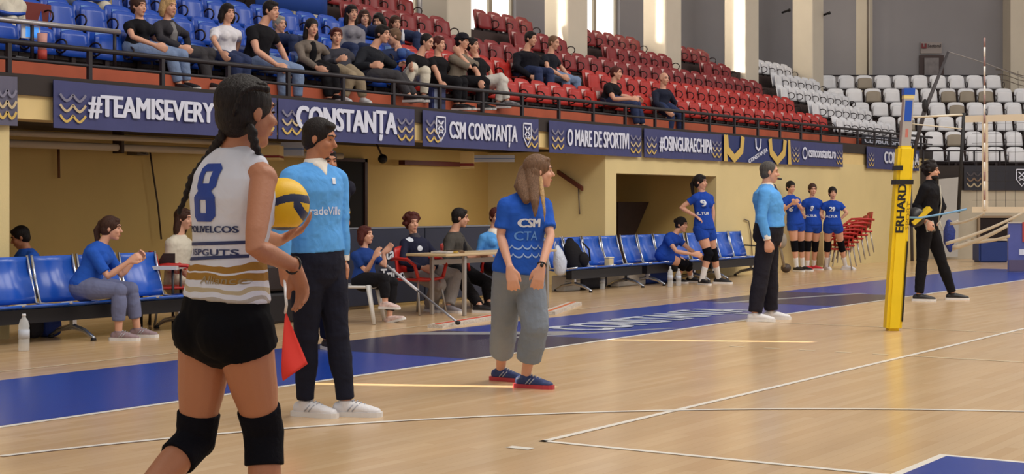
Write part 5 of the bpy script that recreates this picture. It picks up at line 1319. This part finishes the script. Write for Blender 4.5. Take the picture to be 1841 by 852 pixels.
project_text(b, b.top, 'CSM', LET, 'print', P(955, 408, 11.3), b.Lp, UP, .17, .06, b.Fp, bold=.05)
project_text(b, b.top, 'CTA', M('print_faint_blue', (96, 150, 224), .6), 'print', P(951, 432, 11.3), b.Lp, UP, .17, .065, b.Fp, bold=.01)
def wavebm(w, amp, n, th):
    bm = NB(); pr = None
    for i in range(n*8+1):
        u = i/(n*8); x = -w/2+w*u; y = amp*abs(math.cos(u*n*math.pi))**.6*-1+amp
        c = (bm.verts.new((x, y, 0)), bm.verts.new((x, y+th, 0)))
        if pr: bm.faces.new((pr[0], c[0], c[1], pr[1]))
        pr = c
    return bm
for py in (449, 464): project_text(b, b.top, '', M('print_pale_wave', (150, 180, 224), .6), 'wave_print', P(950, py, 11.3), b.Lp, UP, .26, .03, b.Fp, custom=wavebm(.26, .026, 4, .012))
bm = NB(); d = (b.wL-b.eL).normalized(); s1 = d.orthogonal().normalized(); s2 = d.cross(s1); c = b.wL-d*.02
tube(bm, [c+s1*.03*math.cos(a*.393)+s2*.03*math.sin(a*.393) for a in range(17)], .006, 6); ell(bm, c-FWD*.03, (.016, .012, .016)); b.part('wristwatch', bm, M('bracelet_black', (24, 20, 22)), False)

# ---- second judge / referee further off
b = person('grey haired referee in light blue shirt and black trousers standing sideways by the blue band', 18.25, (1381, 420), (1378, 332), (1384, 310), 345, 355,
    armR=((1369, 392, -1), (1380, 432, -1)), armL=((1402, 385, 1), (1396, 425, 1)), legR=((1366, 500, 0), (1357, 578, 'g')), legL=((1389, 500, 0), (1386, 574, 'g')), H=1.80, bulk=1.18,
    top=refb, sleeve=1.95, hem=-.14, bottom=cloth('black_trousers', (34, 32, 42)), leg=1.95, wide=.016, skin=skinB, shoe=wshoe, footphi=(350, 350), hair='crop', hairmat=greyh, vox=.009, collar=whitec, cuffs=whitec, handR={'to': (1381, 452, 0), 'curl': .7})
bm = NB(); loft(bm, [b.nc+b.Fs*.09-UP*.01, b.nc+b.Fs*.125-UP*.12], [.02, .03], side=b.Ls, n=8); b.part('tie', bm, M('tie_navy', (34, 36, 66), .6), True)
bm = NB(); loft(bm, [b.hc+b.Fh*.095-b.Uh*.06, b.hc+b.Fh*.135-b.Uh*.062], [.012, .012], n=8); b.part('whistle', bm, M('bracelet_black', (24, 20, 22)), False)

# ---- players in blue
def num(b, s, px, py, Z, w, h, low=None):
    bpy.context.view_layer.update()
    project_text(b, b.top, s, LET, 'number', P(px, py, Z-.2), b.Ls, UP, w, h, b.Fs, bold=.05)
    if low: project_text(b, b.top, 'ALTUR', LET, 'sponsor_print', P(low[0], low[1], Z-.2), b.Ls, UP, .22, .045, b.Fs, bold=.03)
b = person('tall player in blue kit number 9 standing with a hand on her hip', 26.2, (1266, 411), (1262, 345), (1260, 328), 305, 325,
    armR=((1224, 373, 0), (1250, 388, 0)), armL=((1282, 380, 0), (1280, 410, 0)), legR=((1264, 457, 0), (1262, 512, 'g')), legL=((1283, 457, 0), (1292, 510, 'g')), H=1.84, fem=True, top=uni, sleeve=.45, hem=.02, bottom=uni, leg=.42, wide=.01,
    skin=skinB, shoe=bshoe, socks=sockw, sock_h=.5, pads=padm, hair='pony', hairmat=blackh, vox=.009, footphi=(300, 335), handR={'n': -UP, 'curl': .4})
num(b, '9', 1264, 371, 26.25, .08, .11, (1265, 386))
b = person('seated player in blue kit leaning forward with forearms on her knees', 26.3, (1194, 459), (1214, 420), (1226, 404), 325, 320,
    armR=((1216, 452, -1), (1246, 457, 0)), armL=((1240, 448, 0), (1252, 457, 0)), legR=((1240, 462, 0), (1216, 509, 'g')), legL=((1256, 466, 0), (1242, 508, 'g')), H=1.78, fem=True, top=uni, sleeve=.5, hem=.02, bottom=uni, leg=.5,
    skin=skinB, shoe=bshoe, socks=sockw, sock_h=.3, pads=padm, hair='bun', hairmat=blackh, vox=.009, footphi=(320, 330))
b = person('player in blue kit raising hands to her chin, leftmost of three by the wall', 31.2, (1431, 402), (1420, 351), (1422, 337), 300, 290,
    armR=((1408, 378, -1), (1424, 366, -1)), armL=((1440, 375, -1), (1432, 364, -1)), legR=((1436, 436, -1), (1432, 488, 'g')), legL=((1442, 436, 0), (1443, 487, 'g')), H=1.78, fem=True, top=uni, sleeve=.5, hem=.04, bottom=uni, leg=.3,
    skin=skinB, shoe=bshoe, socks=sockw, sock_h=.45, pads=padm, hair='bun', hairmat=blackh, vox=.011, footphi=(300, 320))
num(b, '6', 1428, 380, 31.2, .06, .09)
b = person('player in blue kit with red shoes, middle of the three by the wall', 31.6, (1461, 403), (1460, 355), (1461, 341), 285, 275,
    armR=((1443, 376, 0), (1453, 397, 0)), armL=((1478, 380, 0), (1475, 401, 0)), legR=((1455, 440, 0), (1451, 486, 'g')), legL=((1466, 440, 0), (1463, 485, 'g')), H=1.74, fem=True, top=uni, sleeve=.45, hem=.03, bottom=uni, leg=.35,
    skin=skinB, shoe=M('shoe_red', (206, 50, 66), .5), socks=sockw, sock_h=.3, pads=padm, hair='bun', hairmat=brown, vox=.011, footphi=(290, 315))
num(b, '8', 1462, 379, 31.6, .06, .10, (1462, 390))
b = person('player in blue kit number 29 with both hands on her hips and white shoes', 31.6, (1497, 403), (1497, 360), (1497, 347), 275, 270,
    armR=((1474, 384, 0), (1486, 396, 0)), armL=((1523, 382, 0), (1511, 394, 0)), legR=((1488, 440, 0), (1486, 485, 'g')), legL=((1512, 441, 0), (1520, 485, 'g')), H=1.72, fem=True, top=uni, sleeve=.5, hem=.03, bottom=uni, leg=.35,
    skin=skinB, shoe=wshoe, socks=sockw, sock_h=.45, pads=padm, hair='bun', hairmat=blackh, vox=.011, footphi=(280, 325))
num(b, '29', 1498, 380, 31.6, .12, .09, (1498, 391))
# ---- man in black
b = person('curly haired bearded man in black tracksuit walking behind the yellow post', 21.9, (1667, 404), (1672, 326), (1675, 307), 325, 330,
    armR=((1648, 370, 0), (1664, 397, -1)), armL=((1694, 372, 0), (1682, 396, -1)), legR=((1658, 470, 0), (1652, 541, 'g')), legL=((1692, 468, 0), (1712, 539, 'g')), H=1.80, top=blk, sleeve=1.95, hem=.06, bottom=blk, leg=1.95,
    skin=skinB, shoe=bshoe, hair='curly', hairmat=blackh, vox=.009, collar=blk, footphi=(340, 345))
bm = NB(); ell(bm, b.hc-b.Uh*.085+b.Fh*.045, (.062, .062, .045), (b.Lh, b.Fh, b.Uh)); b.part('beard', bm, blackh, True)
bm = NB(); tube(bm, [b.nc+b.Fs*.13+b.Ls*.03-UP*.05, b.nc+b.Fs*.155+b.Ls*.02-UP*.3, b.pc+b.Fs*.16+UP*.05], .01, 6); b.part('lanyard', bm, M('pale_cord', (176, 170, 156), .7), False)
t = thing('training_disc', 'yellow edged dark disc held by the man in black', 'disc', P(1655, 388, 21.5))
bm = NB(); obox(bm, (0, 0, 0), (RGT*.75+UP*.65).normalized()*.16, FWD*.09, (UP*.75-RGT*.65).normalized()*.03); obj('yellow_edge', bm, M('disc_yellow', (226, 190, 30), .5), t)
bm = NB(); ell(bm, -RGT*.06-UP*.02+FWD*.04, (.13, .13, .14)); obj('dark_body', bm, M('bracelet_black', (24, 20, 22)), t)
t = thing('rope_coil', 'coil of pale rope hanging at the waist of the man in black', 'rope', P(1668, 405, 21.6))
for kx in (0, 9, 22):
    bm = NB(); s_ = 21.45/F_PX; tube(bm, [RGT*kx*s_+UP*8*s_, RGT*(kx+4)*s_-UP*10*s_, RGT*(kx-1)*s_-UP*(12-kx*.2)*s_, RGT*(kx-4)*s_+UP*2*s_, RGT*kx*s_+UP*8*s_], .009, 6); obj('loop', bm, M('pale_cord', (176, 170, 156)), t)

# ---- seated on the left bench and by the officials
b = person('woman in blue tee and grey leggings sitting sideways on the left bench with clasped hands', 15.7, (152, 516), (185, 437), (201, 411), 350, 358,
    armR=((194, 497, -1), (232, 470, 0)), armL=((218, 495, 1), (241, 468, 0)), legR=((214, 511, -1), (213, 612, 'g')), legL=((240, 506, 0), (247, 606, 'g')), H=1.72, fem=True, bulk=1.05, top=teeb, sleeve=.8, hem=.05,
    bottom=cloth('grey_leggings', (110, 116, 150)), leg=1.72, skin=skinB, shoe=M('shoe_mauve', (150, 128, 134), .7, var=.15, vscale=30), footphi=(350, 350), hair='pony', hairmat=brown, vox=.008, handR={'to': (250, 458, 0), 'curl': .8}, handL={'to': (250, 460, 0), 'curl': .8}, pitch=-2)
bpy.context.view_layer.update()
b = person('dark haired man in blue tee sitting behind the left bench with his head lowered', 17.6, (52, 520), (47, 447), (36, 427), 215, 200, H=1.75, top=teeb, sleeve=.6, bottom=jeansd, shoe=bshoe, hair='short', hairmat=blackh, skin=skinC, vox=.011, pitch=-30, armR=((70, 490, 1), (50, 515, 0)), armL=((30, 490, 0), (28, 515, 0)))
b = person('person in pale shirt seated at the small white table behind the player', 17.9, (318, 512), (322, 422), (331, 394), 345, 340, H=1.75, top=creamc, sleeve=1.7, bottom=creamc, leg=1.9, shoe=wshoe, hair='long', hairmat=brown, skin=skinB, vox=.011, armR=((304, 478, 0), (330, 490, -1)))
b = person('girl in dark blue tee clapping on the white garden chair', 17.9, (655, 505), (655, 446), (658, 423), 318, 330,
    armR=((658, 490, 0), (672, 464, -1)), armL=((688, 475, 0), (690, 462, 0)), legR=((690, 502, -1), (692, 535, 0)), legL=((705, 508, 0), (700, 570, 0)), H=1.52, fem=True, top=cloth('tee_dark_blue', (30, 60, 128)), sleeve=.6, bottom=blk, leg=1.8,
    skin=skinB, shoe=M('shoe_white_red', (224, 196, 190), .5, var=.3, vscale=30), hair='bob', hairmat=redb, vox=.009, footphi=(330, (335, 15)), handR={'to': (680, 446, 0), 'curl': .1}, handL={'to': (698, 446, 0), 'curl': .1}, pitch=8)
b = person('woman with short red brown hair in navy track jacket and grey trousers by the table', 19.6, (750, 484), (744, 424), (741, 401), 312, 300,
    armR=((724, 470, -1), (760, 482, -1)), armL=((786, 462, 0), (780, 482, -1)), legR=((788, 490, -1), (772, 560, 'g')), legL=((820, 490, 0), (806, 562, 'g')), H=1.70, fem=True, bulk=1.15, top=cloth('navy_jacket', (32, 34, 56)), sleeve=1.9, bottom=cloth('grey_sweatpants', (150, 146, 146)), leg=1.95, wide=.02,
    skin=skinB, shoe=M('shoe_grey', (150, 148, 158), .6), hair='curly', hairmat=redb, vox=.009, footphi=(310, 320), collar=M('jacket_collar', (40, 36, 50), .7))
bpy.context.view_layer.update()
for px_, py_, r_ in ((758, 430, .035), (775, 447, .035)):
    cm = NB(); bmesh.ops.create_circle(cm, cap_ends=True, segments=16, radius=r_); project_text(b, b.top, '', LET, 'badge', P(px_, py_, 19.3), b.Ls, UP, .03, .03, b.Fs, custom=cm)
b = person('man with short dark hair and stubble in olive jacket behind the officials table', 20.5, (820, 484), (816, 417), (828, 392), 345, 358,
    armR=((803, 466, -1), (850, 460, 0)), armL=((848, 458, 0), (868, 458, -1)), legR=((862, 495, -1), (862, 562, 'g')), legL=((874, 495, 0), (880, 556, 'g')), H=1.80, top=cloth('olive_jacket', (74, 70, 66)), sleeve=1.9, bottom=blk, leg=1.95, inner=blk,
    skin=skinB, shoe=bshoe, hair='short', hairmat=blackh, vox=.009)
b = person('official in light blue shirt seated behind the table, partly hidden by the standing woman', 21.1, (888, 478), (886, 415), (892, 390), 300, 290, H=1.72, fem=True, top=refb, sleeve=1.9, bottom=navyt, shoe=bshoe, hair='bun', hairmat=redb, skin=skinB, vox=.011, collar=whitec, armR=((862, 450, 0), (872, 460, -1)), armL=((905, 450, 0), (900, 458, -1)))
b = person('person in dark jacket standing behind the near line judge with a small ball', 14.2, (592, 450), (592, 318), (590, 292), 300, 300, H=1.74, top=cloth('dark_jacket', (30, 30, 44)), sleeve=1.9, bottom=navyt, leg=1.9, shoe=bshoe, hair='short', hairmat=blackh, skin=skinC, vox=.011, armL=((612, 352, 0), (608, 385, -1)), armR=((575, 370, 0), (585, 420, 0)),
    legR=((588, 530, 0), (588, 628, 'g')), legL=((600, 530, 0), (606, 628, 'g')), handL={'to': (618, 392, 0), 'curl': .6})
ball('small yellow ball held beside the sleeve of the near line judge', P(617, 380, 13.95), .062)

# ================================================================== SPECTATORS
def rowZ(px, row): return (Y0+RUN*row+.32)/ray(px, HY).y
def spec(label, row, pelx, head, nk, phi, col, hairst, hm, elR=None, wR=None, elL=None, wL=None, kR=None, aR=None, kL=None, aL=None, legc=None, sleeve=.6, fem=False, shoe=None, skin=None, sit=None, hphi=None, **kw):
    Z = rowZ(pelx, row)+kw.pop('dz', 0); hh = H0+RISE*row+.185+.10
    pely = HY-(hh-CAM_H)*F_PX/Z
    if sit is not None: pely = sit
    aR_ = ((elR[0], elR[1], kw.pop('eRs', -1)), (wR[0], wR[1], kw.pop('wRs', -1))) if elR else None
    aL_ = ((elL[0], elL[1], kw.pop('eLs', 1)), (wL[0], wL[1], kw.pop('wLs', 0))) if elL else None
    lR = ((kR[0], kR[1], -1), (aR[0], aR[1], 0)) if kR else None
    lL = ((kL[0], kL[1], -1), (aL[0], aL[1], 0)) if kL else None
    return person(label, Z, (pelx, pely), (nk[0], nk[1], 0), (head[0], head[1], 0), phi, hphi, armR=aR_, armL=aL_, legR=lR, legL=lL, top=col, sleeve=sleeve, fem=fem, bottom=legc or jeansd, leg=1.9, shoe=shoe or bshoe,
                  hair=hairst, hairmat=hm, skin=skin or skinB, vox=.0115, **kw)
spec('spectator woman in black tee and light jeans beside the blonde woman', 0, 246, (250, 12), (251, 35), 325, blk, 'bun', brown, (238, 66), (290, 86), (274, 66), (303, 88), (312, 102), (322, 152), (330, 100), (336, 150), jeans, fem=True, H=1.7, sleeve=.45)
spec('blonde spectator in dark jacket over a grey top beside the woman in black', 0, 300, (304, 12), (300, 36), 325, dgrey, 'bob', blond, (288, 68), (325, 85), (334, 62), (337, 82), (366, 98), (376, 150), (378, 96), (362, 156), cloth('charcoal', (62, 60, 64)), fem=True, H=1.72, dz=.14, sleeve=1.9, inner=cloth('mid_grey', (128, 126, 128)))
spec('spectator with dark bobbed hair in a white tee', 0, 402, (410, 24), (407, 46), 312, cloth('white_tee', (220, 218, 226)), 'bob', blackh, (384, 72), (398, 94), (430, 70), (425, 94), (425, 110), (425, 158), (442, 110), (440, 158), jeansd, fem=True, H=1.7, sleeve=.7)
spec('dark haired man in black tee and jeans leaning forward in the front row', 0, 458, (488, 20), (473, 45), 330, blk, 'short', blackh, (462, 92), (508, 124), (502, 82), (520, 120), (510, 124), (508, 178), (540, 128), (535, 178), jeans, H=1.86, sleeve=.5, skin=skinB)
spec('grey haired man in a dark waistcoat behind the man in black tee', 1, 506, (503, 44), (500, 66), 320, blk, 'short', M('hair_silver', (150, 146, 138), .6, bump=.4, bscale=80), H=1.7, sleeve=1.5, inner=creamc)
spec('spectator with black hair in a beige hoodie over black trousers', 0, 556, (561, 50), (558, 72), 300, cloth('hoodie_beige', (118, 108, 100)), 'hood', blackh, (544, 105), (570, 122), (590, 100), (600, 112), (585, 128), (592, 178), (600, 126), (604, 172), blk, fem=True, sleeve=1.9, inner=blk)
spec('young man with glasses in a dark grey jacket holding a paper cup', 0, 612, (605, 66), (603, 88), 300, cloth('jacket_slate', (62, 62, 72)), 'short', redb, (590, 115), (608, 108), (632, 110), (620, 115), (632, 138), (622, 165), (645, 138), (650, 163), beige, sleeve=1.9, shoe=wshoe, hphi=285, dz=-.12)
spec('girl with long dark hair in a grey hooded top behind the man with glasses', 1, 632, (633, 24), (631, 46), 300, cloth('hood_grey', (132, 130, 140)), 'long', blackh, fem=True, sleeve=1.9)
spec('girl with brown hair looking left in the third row', 2, 655, (655, 32), (656, 52), 290, cloth('mauve_grey', (120, 106, 112)), 'bob', brown, fem=True, sleeve=1.9)
spec('dark haired spectator bending forward in the third row', 2, 682, (680, 38), (678, 56), 250, dgrey, 'bob', blackh, fem=True, sleeve=1.9, pitch=-25)
spec('spectator with long straight hair beside the empty dark red seats', 2, 714, (711, 42), (712, 62), 300, dgrey, 'long', brown, fem=True, sleeve=1.9)
spec('dark haired man in a thick dark sweater leaning right to whisper', 0, 655, (688, 62), (672, 86), 330, cloth('sweater_dark', (32, 34, 42)), 'short', blackh, (640, 120), (668, 118), (706, 116), (690, 122), (712, 136), (735, 172), (722, 140), (745, 172), cloth('charcoal', (62, 60, 64)), sleeve=1.95, H=1.86, bulk=1.1)
spec('man in blue denim jacket holding a hand to his face behind the whispering man', 1, 716, (708, 66), (716, 86), 200, cloth('denim', (66, 92, 150)), 'short', lightb, (740, 100), (720, 88), (712, 108), (706, 82), sleeve=1.6, wRs=-1)
spec('spectator in dark tee and cream trousers with head lowered', 0, 740, (768, 76), (755, 100), 330, blk, 'crop', blackh, (742, 130), (738, 122), (768, 128), (730, 118), (742, 122), (722, 172), (765, 128), (762, 172), creamc, sleeve=.6, shoe=M('shoe_mixed', (120, 118, 124), .6, var=.5, vscale=25), pitch=-25)
spec('smiling spectator in black tee next to the one in cream trousers', 0, 785, (789, 80), (787, 102), 330, blk, 'short', redb, (785, 130), (792, 148), (806, 130), (805, 148), (822, 148), (822, 188), (832, 148), (832, 188), blk, sleeve=.5)
spec('spectator in a dark cap and beige tee with a hand at the mouth', 0, 818, (832, 74), (828, 96), 330, cloth('tee_stone', (122, 112, 100)), 'cap', blackh, (846, 122), (826, 98), (858, 118), (840, 100), (868, 145), (860, 188), (872, 148), (868, 188), blk, sleeve=.9, eRs=0)
spec('spectator in black and red tee and white trousers stretching one leg', 0, 858, (850, 82), (856, 104), 330, blk, 'short', blackh, (858, 130), (862, 146), (880, 128), (885, 145), (900, 140), (912, 182), (905, 145), (895, 185), cloth('white_trousers', (206, 202, 196)), sleeve=.6, shoe=M('shoe_mixed', (120, 118, 124)), bulk=1.05)
spec('broad spectator in a black padded jacket in the second row', 1, 943, (955, 70), (946, 92), 320, cloth('puffer_black', (20, 20, 30)), 'short', blackh, (928, 120), (955, 138), (978, 118), (970, 138), sleeve=1.95, bulk=1.35, H=1.82)
spec('spectator in a dark tee and jeans looking down in the second row', 1, 985, (996, 77), (990, 97), 330, cloth('tee_ink', (30, 32, 42)), 'crop', lightb, (984, 122), (1012, 138), (1008, 120), (1024, 140), (1018, 143), (1016, 172), (1040, 146), (1038, 172), jeans, sleeve=.5, pitch=-22)
spec('man in black tee and dark jeans seated alone in the front row', 0, 1094, (1108, 132), (1103, 150), 335, blk, 'crop', redb, (1104, 178), (1136, 178), (1116, 172), (1142, 178), (1142, 188), (1146, 226), (1152, 190), (1156, 226), jeansd, sleeve=.55, hphi=340)
spec('bald man in dark blue jacket and jeans, rightmost in the front row', 0, 1188, (1194, 142), (1192, 160), 310, cloth('jacket_midnight', (32, 36, 54)), 'bald', greyh, (1180, 186), (1198, 200), (1212, 184), (1206, 200), (1206, 206), (1204, 240), (1224, 206), (1222, 240), jeansd, sleeve=1.85)
spec('spectator in beige top and cream trousers in the third row, cut by the top edge', 2, 168, (168, -52), (168, -25), 320, beige, 'short', brown, (185, 20), (200, 38), None, None, (160, 16), (166, 74), (190, 14), (212, 50), creamc, sleeve=.8, shoe=wshoe, sit=10)
spec('spectator in white clothes at the far left edge of the stand', 1, 20, (-12, -25), (-8, 0), 320, creamc, 'short', brown, None, None, None, None, (22, 48), (40, 88), (8, 50), (20, 95), creamc, sleeve=1.8, shoe=wshoe)
spec('spectator in grey jeans left of the cream trousers, cut by the top edge', 2, 96, (92, -50), (93, -26), 310, dgrey, 'short', brown, kR=(108, 5), aR=(112, 50), kL=(124, 4), aL=(128, 46), legc=cloth('grey_jeans', (84, 90, 110)), sit=0)
